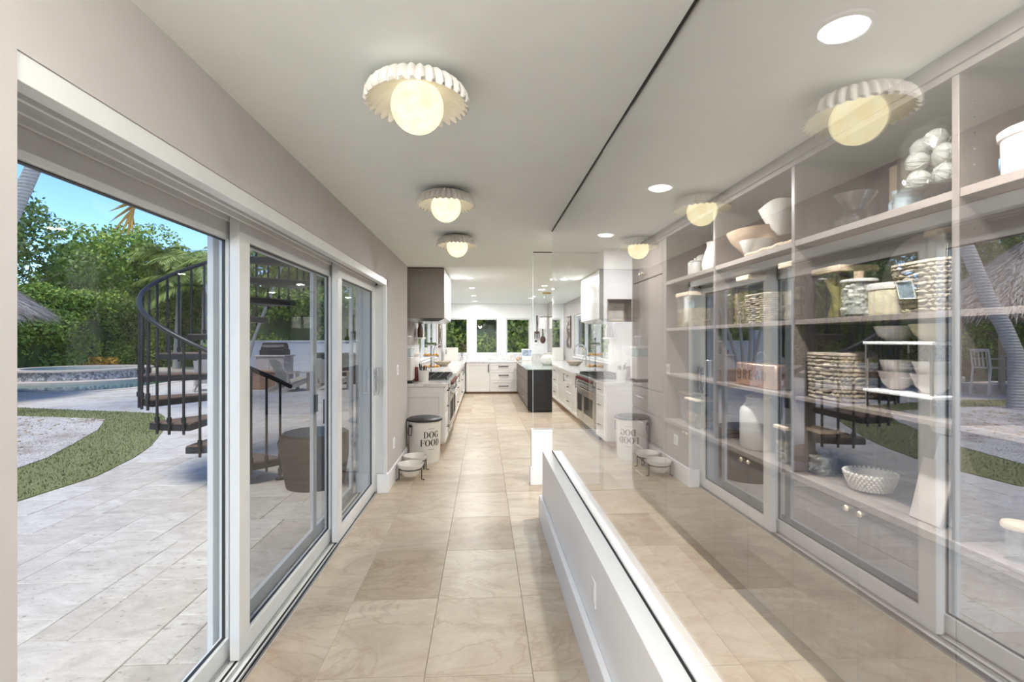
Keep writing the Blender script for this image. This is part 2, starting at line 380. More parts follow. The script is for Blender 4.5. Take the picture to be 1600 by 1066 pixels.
# walls
wl = sroot('wall_left')
box(-1.26, XW, -3.2, 1.04, 0, CZ).build('wall_panel', M['wall'], wl)
box(-1.26, XW, 1.04, 4.84, 2.095, CZ).build('wall_panel', M['wall'], wl)
box(-1.26, XW, 4.84, 6.05, 0, KZ).build('wall_panel', M['wall'], wl)
box(-1.40, -1.2, 6.05, 8.9, 0, KZ).build('wall_panel', M['wall'], wl)
box(-1.40, -1.2, 8.9, 12.4, 0, 1.08).build('wall_panel', M['wall'], wl)
box(-1.40, -1.2, 8.9, 12.4, 2.15, KZ).build('wall_panel', M['wall'], wl)
box(-1.40, -1.2, 12.4, 14.3, 0, KZ).build('wall_panel', M['wall'], wl)
box(-1.40, -1.26, 6.0, 6.05, 0, KZ).build('wall_panel', M['wall'], wl)
bb = sroot('baseboard_left')
box(XW, XW + 0.016, 4.84, 6.05, 0, 0.185).build('baseboard_board', M['white'], bb, bev=0.003)
box(-1.045, XW + 0.016, 4.78, 4.84, 0, 0.185).build('plinth_block', M['white'], bb, bev=0.003)
box(-1.2, -1.184, 6.05, 6.54, 0, 0.185).build('baseboard_board', M['white'], bb, bev=0.003)
wb_ = sroot('wall_back')
for (x0, x1) in ((-1.4, -1.13), (-0.465, -0.242), (0.41, 0.653), (1.348, 3.4)):
    box(x0, x1, 14.05, 14.3, 0, KZ).build('wall_panel', M['white'], wb_)
for (x0, x1) in ((-1.13, -0.465), (-0.242, 0.41), (0.653, 1.348)):
    box(x0, x1, 14.05, 14.3, 0, 1.10).build('wall_panel', M['white'], wb_)
    box(x0, x1, 14.05, 14.3, 2.13, KZ).build('wall_panel', M['white'], wb_)
wr = sroot('wall_right')
box(1.93, 2.05, -3.2, 4.76, 0, CZ).build('wall_panel', M['wall'], wr)
box(3.2, 3.4, 5.06, 14.3, 0, KZ).build('wall_panel', M['wall'], wr)
box(1.56, 3.4, 5.06, 5.16, 0, KZ).build('wall_panel', M['wall'], wr)
# white pier with the niche at the end of the pantry
wp = sroot('wall_pier')
nx0, nx1, nz0, nz1 = 1.232, 1.486, 1.682, 1.912
box(1.196, nx0, 4.76, 5.06, 0, CZ).build('wall_panel', M['white'], wp)
box(nx1, 1.93, 4.76, 5.06, 0, CZ).build('wall_panel', M['white'], wp)
box(nx0, nx1, 4.76, 5.06, 0, nz0).build('wall_panel', M['white'], wp)
box(nx0, nx1, 4.76, 5.06, nz1, CZ).build('wall_panel', M['white'], wp)
n_ = box(nx0, nx1, 4.93, 5.06, nz0, nz1); n_.box(nx0, nx0 + .006, 4.762, 4.93, nz0, nz1).box(nx1 - .006, nx1, 4.762, 4.93, nz0, nz1)
n_.box(nx0, nx1, 4.762, 4.93, nz1 - .006, nz1).box(nx0, nx1, 4.762, 4.93, nz0, nz0 + .006)
n_.build('niche_lining', M['taupe'], wp)
# ceilings
ce = struct('ceiling', box(-1.26, 2.05, -3.2, 6.05, CZ, KZ + 0.1), M['ceil'])
ck = struct('ceiling.001', box(-1.40, 3.4, 6.05, 14.3, KZ, KZ + 0.1), M['ceil'])
# room end behind the camera: unseen, with an unglazed opening added for daylight
wf = sroot('wall_front')
box(-1.26, 2.05, -3.3, -3.2, 0, 0.3).build('wall_panel', M['wall'], wf)
box(-1.26, 2.05, -3.3, -3.2, 2.2, CZ).build('wall_panel', M['wall'], wf)
# perimeter caps of the kitchen shell
# knee walls under the glass
kw = sroot('wall_knee')
KX0, KX1 = 0.492, 0.622
box(KX0, KX1, -3.2, 4.03, 0, 0.565).build('wall_panel', M['white'], kw, bev=0.003)
box(KX0 - 0.03, KX0, -3.2, 4.045, 0, 0.19).build('baseboard_board', M['white'], kw, bev=0.004)
box(0.492, 1.196, 4.955, 5.04, 0, 0.57).build('wall_panel', M['white'], kw, bev=0.003)
box(0.478, 0.492, 4.94, 5.055, 0, 0.19).build('baseboard_board', M['white'], kw, bev=0.004)
# channels
tr = sroot('trim_1')
box(GX - .006, GX + .006, -3.2, 4.025, 0.565, 0.569).build('glazing_channel', M['gasket'], tr)
box(GX - .0075, GX + .0075, -3.2, 4.025, CZ - .006, CZ).build('glazing_channel', M['gasket'], tr)
box(0.512, 1.196, 4.985, 4.999, 0.57, 0.574).build('glazing_channel', M['gasket'], tr)
box(0.512, 1.196, 4.985, 4.999, CZ - .008, CZ).build('glazing_channel', M['gasket'], tr)
gw = thing('glass_partition', 'long reflective clear glass partition standing on the white knee wall', 'glass partition', (GX, 0, 0.569))
box(-0.002, 0.002, -3.2, 4.02, 0, CZ - .008 - .569).build('glass_pane', M['glass_wall'], gw)
gp = thing('glass_partition', 'short clear glass panel across the passage end, beyond the long glass', 'glass partition', (0.512, 4.992, 0.574))
box(0, 0.684, -0.004, 0.004, 0, CZ - .008 - .574).build('glass_pane', M['glass_perp'], gp)
box(-0.003, 0, -0.004, 0.004, 0, CZ - .008 - .574).build('polished_edge', M['candle'], gp)

# ---- sliding doors
hd = sroot('door_frame_1')
def seg(mb, name='head_rail', m='alu'): return mb.build(name, M[m], hd, bev=0.002)
seg(box(-1.0, -0.955, 1.02, 4.84, 2.035, 2.095))
seg(box(-1.26, -1.0, 1.02, 4.84, 2.085, 2.098))
for x in (-1.025, -1.062, -1.122, -1.183): seg(box(x - .006, x + .006, 1.02, 4.82, 2.05, 2.086), 'track_rib')
seg(box(-1.255, -1.235, 1.02, 4.84, 2.03, 2.086))
seg(box(-1.255, -0.955, 4.80, 4.84, 0.187, 2.095), 'side_jamb'); seg(box(-1.255, -1.05, 4.80, 4.84, 0.0, .187), 'side_jamb')
seg(box(-0.985, -0.955, 4.775, 4.80, 0.187, 2.04), 'side_jamb')
# floor track
sill = box(-1.26, -1.045, 1.0, 4.84, -0.06, 0.003)
sill.build('sill', M['alu'], hd)
for x in (-1.05, -1.066, -1.121, -1.181, -1.24):
    box(x - .0035, x + .0035, 1.0, 4.80, 0.003, 0.014).build('track_rail', M['steel'], hd)
for x in (-1.058, -1.09, -1.15, -1.21):
    box(x - .006, x + .006, 1.0, 4.80, 0.0031, 0.0045).build('track_groove', M['gasket'], hd)
def panel(n, x0, x1, y0, y1, glass, st0, st1):
    d = sroot('door_%d' % n, (0, 0, 0)); z0, z1 = 0.012, 2.072; zb, zt = 0.105, 1.968
    xm = (x0 + x1) / 2
    box(x0, x1, y0, y0 + st0, z0, z1).build('stile', M['alu'], d, bev=.002)
    box(x0, x1, y1 - st1, y1, z0, z1).build('stile', M['alu'], d, bev=.002)
    box(x0, x1, y0 + st0, y1 - st1, z0, zb).build('bottom_rail', M['alu'], d, bev=.002)
    box(x0, x1, y0 + st0, y1 - st1, zt, z1).build('top_rail', M['alu'], d, bev=.002)
    gk = MB()
    for (a, b, c, e) in ((y0 + st0, y0 + st0 + .006, zb, zt), (y1 - st1 - .006, y1 - st1, zb, zt), (y0 + st0, y1 - st1, zb, zb + .006), (y0 + st0, y1 - st1, zt - .006, zt)):
        gk.box(xm - .006, xm + .006, a, b, c, e)
    gk.build('gasket', M['vinyl'], d)
    box(xm - .003, xm + .003, y0 + st0 + .006, y1 - st1 - .006, zb + .006, zt - .006).build('glass_pane', glass, d)
    return d
panel(1, -1.235, -1.192, 0.9, 2.40, M['glass_door'], .08, .075)
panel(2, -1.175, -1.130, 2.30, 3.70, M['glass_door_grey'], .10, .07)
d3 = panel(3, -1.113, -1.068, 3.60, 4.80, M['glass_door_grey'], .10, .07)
h = box(-1.068, -1.050, 4.742, 4.758, 0.99, 1.22); h.box(-1.050, -1.02, 4.735, 4.765, 0.98, 1.0).box(-1.050, -1.02, 4.735, 4.765, 1.21, 1.23).box(-1.032, -1.02, 4.735, 4.765, 1.0, 1.21)
h.build('handle', M['chrome'], d3, bev=.002)
o = box(-1.188, -1.176, 3.64, 3.66, 0.88, 1.06).build('latch_cover', M['gasket'], bpy.data.objects['door_2']); o['label'] = 'black latch'
o = box(-1.052, -1.045, 4.77, 4.80, 2.035, 2.05).build('stop', M['gasket'], hd)
# screen door outside the first panel
sc = sroot('door_4')
for (a, b) in ((2.33, 2.39),): box(-1.292, -1.265, a, b, 0.012, 2.08).build('screen_stile', M['alu'], sc, bev=.002)
box(-1.292, -1.265, 2.39, 4.7, 0.012, 0.09).build('screen_rail', M['alu'], sc, bev=.002)
box(-1.292, -1.265, 2.39, 4.7, 2.0, 2.08).build('screen_rail', M['alu'], sc, bev=.002)
box(-1.292, -1.265, 4.7, 4.76, 0.012, 2.08).build('screen_stile', M['alu'], sc, bev=.002)

box(-1.292, -1.265, 3.66, 3.73, 0.09, 2.0).build('screen_stile', M['alu'], sc, bev=.002)
o = box(-1.262, -1.25, 3.675, 3.715, 0.96, 1.09).build('screen_latch', M['gasket'], sc, bev=.002); o['label'] = 'black latch'
# ------------------------------------------------------------------ lamps
def lamp(label, y, proto=[None]):
    if proto[0]:
        return dup(proto[0], (-0.232, y, CZ), label=label)
    t = thing('ceiling_lamp', label, 'ceiling lamp', (-0.232, y, CZ), 0, 'scalloped globe ceiling lamps in a row')
    nf = 32
    prof = [(0.05, -0.004), (0.08, -0.010), (0.112, -0.018), (0.142, -0.031), (0.162, -0.048), (0.173, -0.068), (0.176, -0.086),
            (0.170, -0.095), (0.160, -0.088), (0.14, -0.070), (0.11, -0.055), (0.08, -0.048), (0.05, -0.045)]
    def mod(r, z, a, k2):
        w = (r / 0.176) ** 1.2; sw = 0.5 * (0.176 - r) / 0.12 * (1 if k2 > 6 else 0)
        c = 2 * abs(math.cos(nf / 2 * (a + sw))) - 1.2; return r + 0.009 * w * c, z - 0.008 * w * c * (1 if k2 > 5 else -0.2)
    MB().lathe(prof, n=nf * 6, mod=mod).build('fluted_dish', M['plaster'], t)
    MB().cyl((0, 0, 0), (0, 0, -0.03), 0.055, n=24).build('collar', M['brass'], t)
    MB().sph((0, 0, -0.103), 0.091, 36, 20).build('glass_globe', M['globe'], t)
    proto[0] = t; return t
k = N('opal_globe'); v = k.coords('Object'); f = k.noise(v, 9, 3, 0.6, 0.8)
col = k.ramp(f, [(0.3, (1.0, 0.80, 0.42)), (0.6, (1.0, 0.92, 0.60))]); e = k.n('ShaderNodeEmission'); e.inputs[1].default_value = 0.85 * GLOBE_E; k.l(col, e.inputs[0]); k.l(e.outputs[0], k.out.inputs[0]); M['globe'] = k.m
lamp('scalloped white ceiling lamp with glowing globe, nearest of the row in the passage', 1.70)
lamp('scalloped white ceiling lamp with glowing globe, middle one of the passage row', 2.975)
lamp('scalloped white ceiling lamp with glowing globe, farthest one above the passage end', 4.23)
for y, k_ in ((0.425, .5), (-0.85, 1.7), (-2.1, 2.0)):      # unseen fill lights added behind the viewer to brighten passage and ceiling
    pl = bpy.data.lights.new('rear_fill', 'POINT'); pl.shadow_soft_size = 0.09; pl.energy = REAR_FILL_W * k_; pl.color = (1.0, 0.97, 0.92)
    po = bpy.data.objects.new('rear_fill', pl); COL.objects.link(po); po.location = (-0.232, y, CZ - 0.103)
def downlight(x, y, z, label, group, w=1.0, r=0.072, proto=[None]):
    if proto[0]: t = dup(proto[0], (x, y, z), label=label, group=group)
    else:
        t = thing('recessed_downlight', label, 'downlight', (x, y, z), 0, group)
        MB().lathe([(0.060, -0.001), (0.062, -0.006), (0.080, -0.006), (0.084, -0.001)], n=32).build('trim_ring', M['white'], t)
        MB().cyl((0, 0, -0.0005), (0, 0, -0.002), 0.060, n=32).build('lens', M['light'], t)
        proto[0] = t
    la = bpy.data.lights.new('downlight_glow', 'AREA'); la.shape = 'DISK'; la.size = 0.12; la.energy = DOWN_W * w; la.color = (1.0, 0.99, 0.975)
    lo = bpy.data.objects.new('downlight_glow', la); COL.objects.link(lo); lo.location = (x, y, z - 0.012)
    return t
GP = 'recessed downlights over the pantry'; GK = 'recessed downlights in the kitchen ceiling'
for y, l in ((1.354, 'largest-looking round recessed downlight above the pantry, top right'), (2.832, 'round recessed downlight above the pantry, middle one of three'),
             (4.127, 'round recessed downlight above the pantry, nearest the end pier'), (-0.1, 'added unseen round downlight above the pantry behind the viewer'), (-1.6, 'added unseen round downlight above the pantry, farthest behind the viewer')):  # the two behind the viewer are unseen, added as interior fill
    downlight(1.05, y, CZ, l, GP, 0.85)
for y, l in ((7.0, 'first downlight along the left kitchen row, just past the passage'), (8.3, 'second downlight along the left kitchen row, above the counter run'), (9.9, 'third downlight along the left kitchen row'), (11.6, 'fourth downlight along the left kitchen row'), (13.2, 'last downlight of the left kitchen row, before the windows')):
    if y == 7.0: continue
    downlight(-0.245, y, KZ, l, GK, 0.5)
for x, y, l in ((1.19, 9.4, 'kitchen downlight above the near end of the dark island'), (1.2, 6.6, 'kitchen downlight just beyond the glass panel'), (1.2, 12.2, 'kitchen downlight above the far end of the island'), (2.4, 8.0, 'kitchen downlight by the right wall, nearer one'), (2.4, 11.0, 'kitchen downlight by the right wall, farther one')):
    downlight(x, y, KZ, l, GK, 0.5)

# ------------------------------------------------------------------ pantry joinery
DIV = [3.86, 3.03, 2.235, 1.435, 0.635, -0.165, -0.965, -1.765]
SH1, SH2, SH3, CT = 1.976, 1.595, 1.232, 0.866
XB = 1.90
pan = thing('pantry_shelving', 'taupe oak open pantry shelving running along the right wall', 'shelving', (XP, 0, 0))
def pb(name, x0, x1, y0, y1, z0, z1, m='taupe', bev=.0015): return box(x0 - XP, x1 - XP, y0, y1, z0, z1).build(name, M[m], pan, bev=bev)
pb('back_panel', XB, 1.925, -1.78, 3.86, CT, 2.365)
pb('fascia', XP - .012, XP + .02, -1.79, 4.75, 2.36, CZ - 0.001)
pb('fascia', XP - .004, XP + .02, -1.79, 4.75, 2.335, 2.36)
pb('top_panel', XP + .02, XB, -1.78, 3.86, 2.36, 2.38)
for i, y in enumerate(DIV): pb('upright', XP, XB, y - .012, y + .012, CT, 2.36)
for i in range(len(DIV) - 1):
    a, b = DIV[i + 1] + .0125, DIV[i] - .0125
    for z, th in ((SH1, .028), (SH2, .022), (SH3, .018)):
        pb('shelf', XP + .002, XB, a, b, z - th, z, 'taupe_h')
ph = MB()
for y in DIV[:5]:
    for s_ in (-1, 1):
        for z in np.arange(1.0, 2.3, 0.05):
            for x in (XP + .05, XB - .05): ph.cyl((x - XP, y + s_ * .0121, z), (x - XP, y + s_ * .0135, z), .0028, n=6)
ph = ph.build('shelf_pins', M['chrome'], pan); ph['kind'] = 'stuff'
co = thing('pantry_countertop', 'thin taupe oak counter board below the open pantry shelves', 'countertop', (XP, 0, CT))
box(-0.012, XB - XP, -1.79, 3.86, -.03, -.0005).build('board', M['taupe_h'], co, bev=.002)
# base cabinets
def base_unit(y0, y1, label):
    ym = (y0 + y1) / 2; w = y1 - y0
    t = thing('base_cabinet', label, 'cabinet', (XP + .02, ym, 0), 0, 'taupe base cabinets under the pantry counter')
    box(0.002, XB - XP - .02, -w / 2 + .001, w / 2 - .001, .085, CT - .031).build('body', M['taupe'], t)
    box(0.075, XB - XP - .02, -w / 2 + .001, w / 2 - .001, 0.0, .085).build('toe_kick', M['taupe'], t)
    for s_ in (-1, 1):
        a, b = (0.0015, w / 2 - .002) if s_ > 0 else (-w / 2 + .002, -.0015)
        d = box(-.018, .001, a, b, .09, CT - .036).build('door', M['taupe'], t, bev=.0015)
        kn = MB().lathe([(0.0, 0), (.005, 0), (.005, .012), (.011, .016), (.013, .022), (.009, .028), (0, .03)], n=14)
        kn.v = [(-z - .018, x + s_ * .035, y + .818) for x, y, z in kn.v]; kn.build('knob', M['champ'], d)
    return t
names = ['taupe two-door base cabinet beside the tall cabinet', 'taupe two-door base cabinet below the tall white jar', 'taupe two-door base cabinet below the beaded white bowl',
         'taupe two-door base cabinet at the right picture edge', 'taupe two-door base cabinet beside the viewer', 'taupe two-door base cabinet behind the viewer', 'taupe two-door base cabinet farthest behind the viewer']
for i in range(7): base_unit(DIV[i + 1], DIV[i], names[i])
# tall cabinet
tc = thing('tall_cabinet', 'full-height taupe cabinet with long bar handles beside the white pier', 'cabinet', (XP + .02, 4.31, 0))
y0, y1 = 3.8735 - 4.31, 4.759 - 4.31
box(0.002, XB - XP - .02, y0, y1, .1, 2.334).build('body', M['wicker_and_gap'], tc)  # dark body colour paints shade into the gaps between the fronts
box(0.06, XB - XP - .02, y0, y1, 0, .1).build('toe_kick', M['taupe'], tc)
box(-.018, .001, y0, y0 + .06, .1, 2.334).build('end_stile', M['taupe'], tc, bev=.0015)
ymid = 4.435 - 4.31
for (a, b, s_) in ((y0 + .066, ymid - .003, -1), (ymid + .003, y1 - .002, 1)):
    d = box(-.018, .001, a, b, 2.061, 2.332).build('door', M['taupe'], tc, bev=.0015)
    kn = MB().lathe([(0.0, 0), (.005, 0), (.005, .012), (.011, .016), (.013, .022), (.009, .028), (0, .03)], n=14)
    kn.v = [(-z - .018, x + ymid + s_ * .04, y + 2.12) for x, y, z in kn.v]; kn.build('knob', M['champ'], d)
    d = box(-.018, .001, a, b, 1.060, 2.051).build('door', M['taupe'], tc, bev=.0015)
    hb = MB().cyl((-.05, ymid + s_ * .05, 1.36), (-.05, ymid + s_ * .05, 1.66), .006, n=10)
    for z in (1.39, 1.63): hb.cyl((-.018, ymid + s_ * .05, z), (-.05, ymid + s_ * .05, z), .004, n=8)
    hb.build('bar_handle', M['chrome'], d)
for z0, z1 in ((.846, 1.050), (.596, .836), (.373, .586), (.105, .363)):
    d = box(-.018, .001, y0 + .064, y1 - .002, z0, z1).build('drawer', M['taupe'], tc, bev=.0015)
    zz = (z0 + z1) / 2 + .02; hb = MB().cyl((-.048, ymid - .11, zz), (-.048, ymid + .11, zz), .006, n=10)
    for s_ in (-1, 1): hb.cyl((-.018, ymid + s_ * .08, zz), (-.048, ymid + s_ * .08, zz), .004, n=8)
    hb.build('bar_handle', M['chrome'], d)
pf = thing('framed_picture', 'small square cream framed picture in the wall niche', 'picture', (1.36, 4.90, nz0 + .006))
box(-.085, .085, 0, .018, 0, .195).build('frame', M['paper'], pf, bev=.003)
box(-.07, .07, -.003, 0, .015, .18).build('sheet', M['ceramic'], pf)
sq = MB()
for q in range(5): sq.tube([(rr(-.045, .045), -.004, .04 + q * .026), (rr(-.03, .03), -.004, .05 + q * .026), (rr(-.045, .045), -.004, .045 + q * .026)], .0016, 5)
sq.build('line_drawing', M['ink'], pf)
ol = thing('wall_outlet', 'white outlet plate low on the passage side of the knee wall', 'outlet', (KX0, 2.13, 0.37))
box(-.005, 0, -.035, .035, -.057, .057).build('plate', M['white'], ol, bev=.002)
box(-.007, -.005, -.017, .017, -.034, .034).build('insert', M['cabw'], ol, bev=.001)
for z, y, l in ((1.17, 5.37, 'white two-gang switch plate on the left wall beside the kitchen'), (.41, 5.15, 'white outlet plate low on the left wall above the dog bowls')):
    ol = thing('wall_switch' if z > 1 else 'wall_outlet', l, 'switch' if z > 1 else 'outlet', (XW, y, z))
    box(0, .006, -.05, .05, -.057, .057).build('plate', M['white'], ol, bev=.002)
    for q in ((-.022, .022) if z > 1 else (0,)): box(.006, .010, q - .014, q + .014, -.032, .032).build('rocker', M['cabw'], ol, bev=.001)

# ------------------------------------------------------------------ kitchen
def shaker(mbp, x0, x1, z0, z1, y, parent, name, m='cabw', axis='y', fr=.055, t=.018):
    """shaker front facing -y (axis y, outer face at y) or +x (axis x, outer face at x=y)"""
    def bx(a, b, c, d, e, f, nm, par):
        if axis == 'y': return box(a, b, y + c, y + d, e, f).build(nm, M[m], par, bev=.0015)
        return box(y - d, y - c, a, b, e, f).build(nm, M[m], par, bev=.0015)
    mb = MB()
    def add(a, b, c, d, e, f):
        if axis == 'y': mb.box(a, b, y + c, y + d, e, f)
        else: mb.box(y - d, y - c, a, b, e, f)
    add(x0, x0 + fr, 0, t, z0, z1); add(x1 - fr, x1, 0, t, z0, z1); add(x0 + fr, x1 - fr, 0, t, z0, z0 + fr); add(x0 + fr, x1 - fr, 0, t, z1 - fr, z1)
    add(x0 + fr, x1 - fr, .011, t, z0 + fr, z1 - fr)
    return mb.build(name, M[m], parent, bev=.0012)
def bar(p0, p1, off, parent, m='gasket', r=.006):
    p0 = Vector(p0); p1 = Vector(p1); off = Vector(off); d = (p1 - p0) * .12
    mb = MB().cyl(p0 + off, p1 + off, r, n=8); mb.cyl(p0 + d, p0 + d + off, r * .8, n=8); mb.cyl(p1 - d, p1 - d + off, r * .8, n=8)
    return mb.build('handle', M[m], parent)
CX1 = -0.518
# left run: end panel, cabinets, range, cabinets
def left_unit(y0, y1, label, drawers):
    t = thing('kitchen_base_cabinet', label, 'cabinet', (-1.19, (y0 + y1) / 2, 0), 0, 'white base cabinets along the left kitchen wall')
    w = y1 - y0; X = CX1 + 1.19 - .022
    box(0, X, -w / 2 + .001, w / 2 - .001, .1, .868).build('body', M['cabw'], t)
    box(0, X - .06, -w / 2 + .001, w / 2 - .001, 0, .1).build('toe_kick', M['toewood'], t)
    n = len(drawers); z = .105; tot = .76
    for q in drawers:
        h = tot * q; nm = 'drawer' if h < .45 else 'door'
        d = shaker(None, -w / 2 + .003, w / 2 - .003, z + .002, z + h - .002, X + .02, t, nm, axis='x', fr=.05)
        if nm == 'drawer': bar((X + .02, -.07, z + h * .62), (X + .02, .07, z + h * .62), (.03, 0, 0), d)
        else: bar((X + .02, -w / 2 + .04, z + h - .22), (X + .02, -w / 2 + .04, z + h - .05), (.03, 0, 0), d)
        z += h
    return t
u = left_unit(6.545, 7.10, 'white drawer cabinet at the near end of the left kitchen run', (.4, .35, .25))
ep = shaker(None, .03, .655, .13, .80, -.2945, u, 'end_panel', axis='y', fr=.07)
left_unit(8.47, 9.07, 'white door cabinet just past the steel range', (1.0,))
left_unit(9.07, 9.77, 'white drawer cabinet between range and sink', (.4, .35, .25))
left_unit(9.77, 10.87, 'wide white cabinet below the kitchen sink', (1.0,))
left_unit(10.87, 11.57, 'white drawer cabinet just past the sink', (.4, .35, .25))
left_unit(11.57, 12.27, 'white dishwasher-width panel cabinet beyond the sink', (1.0,))
left_unit(12.27, 13.38, 'white corner cabinet at the far end of the left run', (1.0,))
ctp = thing('kitchen_countertop', 'white veined stone counter along the left kitchen wall', 'countertop', (-1.19, 6.52, .87))
m_ = MB().box(0, .69, 0, .58, 0, .04); m_.box(0, .69, 1.95, 7.5, 0, .04); m_.box(0, .06, .58, 1.95, 0, .04)
m_.build('slab', M['marble'], ctp, bev=.003)
box(0, .012, 0, 2.38, .04, .55).build('backsplash', M['marble'], ctp)
# range
rg = thing('gas_range', 'stainless steel gas range with dark red knobs and black grates', 'range', (-1.12, 7.102, 0))
L = 1.364
box(0, .60, .002, L, .12, .905).build('body', M['steel'], rg, bev=.003)
box(.0, .55, .01, L - .01, 0, .12).build('kick_panel', M['black'], rg)
m_ = MB().box(.60, .635, .002, L, .80, .915); m_.build('control_panel', M['steel'], rg, bev=.004)
for q in range(8):
    y = .12 + q * (L - .24) / 7
    MB().lathe([(.021, 0), (.024, .006), (.02, .03), (0, .032)], n=14).build('knob', M['redknob'], rg, (.635, y, .855)).rotation_euler = (0, R(90), 0)
for a, b in ((.02, .80), (.83, L - .02)):
    d = box(.60, .625, a, b, .15, .78).build('oven_door', M['steel'], rg, bev=.004)
    box(.625, .628, a + .08, b - .08, .3, .58).build('window', M['gasket'], d)
    bar((.625, a + .03, .72), (.625, b - .03, .72), (.05, 0, 0), d, 'chrome', .012)
box(.03, .60, .03, L - .03, .905, .912).build('cooktop', M['gasket'], rg)
for q in range(3):
    gx = MB(); a = .04 + q * (L - .06) / 3; b = a + (L - .06) / 3 - .02
    for x in (.04, .56): gx.box(x, x + .014, a, b, .912, .945)
    for y in (a, (a + b) / 2 - .007, b - .014): gx.box(.04, .574, y, y + .014, .925, .945)
    for x in (.17, .30, .43): gx.box(x, x + .012, a, b, .932, .945)
    gx.build('grate', M['black'], rg)
    for x in (.17, .43): MB().lathe([(.045, .912), (.045, .92), (.03, .926), (0, .926)], (x, (a + b) / 2, 0), n=16).build('burner', M['black'], rg)
# hood
hdn = thing('range_hood', 'large taupe box range hood with steel underside', 'range hood', (-1.19, 7.13, 1.79))
box(0, .607, 0, 1.35, .03, KZ - 1.79 - .012).build('cladding', M['hood'], hdn, bev=.002)
box(.607, .6095, 0.002, 1.348, .03, KZ - 1.79 - .012).build('front_panel', M['white'], hdn)
box(0.002, .59, .01, 1.34, KZ - 1.79 - .012, KZ - 1.79 - .001).build('shadow_gap', M['gasket'], hdn)
m_ = MB(); m_.add([(0, -.01, .03), (.62, -.01, .03), (.62, 1.36, .03), (0, 1.36, .03), (.08, .1, -.012), (.52, .1, -.012), (.52, 1.24, -.012), (.08, 1.24, -.012)],
      [(0, 1, 2, 3), (4, 7, 6, 5), (0, 4, 5, 1), (1, 5, 6, 2), (2, 6, 7, 3), (3, 7, 4, 0)])
m_.build('canopy', M['steel'], hdn, smooth=False)
# back run
def back_unit(x0, x1, label, fronts, hv=False):
    t = thing('kitchen_base_cabinet', label, 'cabinet', ((x0 + x1) / 2, 14.04, 0), 0, 'white base cabinets below the kitchen windows')
    w = x1 - x0
    box(-w / 2 + .001, w / 2 - .001, -.618, 0, .1, .868).build('body', M['cabw'], t)
    box(-w / 2 + .001, w / 2 - .001, -.55, 0, 0, .1).build('toe_kick', M['toewood'], t)
    z = .06
    for q in fronts:
        h = .805 * q; d = shaker(None, -w / 2 + .003, w / 2 - .003, z + .002, z + h - .002, -.64, t, 'drawer' if len(fronts) > 1 else 'door', fr=.06)
        if len(fronts) > 1: bar((-.14, -.64, z + h / 2), (.14, -.64, z + h / 2), (0, -.035, 0), d, r=.012)
        else: bar((w / 2 - .035, -.64, .6), (w / 2 - .035, -.64, .83), (0, -.035, 0), d, r=.012)
        z += h
    return t
back_unit(-.49, .165, 'white single-door cabinet under the middle kitchen window', (1.0,))
back_unit(.165, .93, 'white three-drawer cabinet under the right kitchen window', (.39, .355, .255))
back_unit(.93, 1.85, 'white cabinet behind the dark island', (1.0,))
back_unit(1.85, 3.0, 'white cabinet in the far right kitchen corner', (1.0,))
ctb = thing('kitchen_countertop', 'white veined stone counter below the kitchen windows', 'countertop', (-.497, 14.04, .87))
box(0, 3.6, -.66, 0, 0, .04).build('slab', M['marble'], ctb, bev=.003)
box(0, 2.34, -.012, 0, .04, .22).build('backsplash', M['marble'], ctb)
# windows of the kitchen
def window(n, x0, x1):
    t = sroot('window_%d' % n, (x0, 14.05, 1.10)); w = x1 - x0; hh = 1.03; f = .035
    m_ = MB().box(0, f, .02, .1, 0, hh).box(w - f, w, .02, .1, 0, hh).box(f, w - f, .02, .1, 0, f).box(f, w - f, .02, .1, hh - f, hh)
    m_.build('window_frame', M['alu'], t, bev=.003)
    box(f, w - f, .055, .062, f, hh - f).build('window_pane', M['glass_win'], t)
    box(-.05, w + .05, -.02, .02, -.03, 0).build('window_sill', M['white'], t, bev=.003)
    m_ = MB().box(-.06, 0, -.012, 0.02, 0, hh).box(w, w + .06, -.012, .02, 0, hh).box(-.06, w + .06, -.012, .02, hh, hh + .06)
    m_.build('casing', M['white'], t, bev=.002)
window(1, -1.13, -.465); window(2, -.242, .41); window(3, .653, 1.348)
t = sroot('window_4', (-1.2, 8.9, 1.08))
for a in (0, 1.15, 2.3): 
    MB().box(-.1, -.03, a + .0, a + .05, 0, 1.07).box(-.1, -.03, a + 1.14, a + 1.19, 0, 1.07).box(-.1, -.03, a + .05, a + 1.14, 0, .05).box(-.1, -.03, a + .05, a + 1.14, 1.02, 1.07).build('window_frame', M['alu'], t, bev=.003)
    box(-.068, -.062, a + .05, a + 1.14, .05, 1.02).build('window_pane', M['glass_win'], t)
box(-.02, .03, -.05, 3.55, -.03, 0).build('window_sill', M['white'], t, bev=.003)
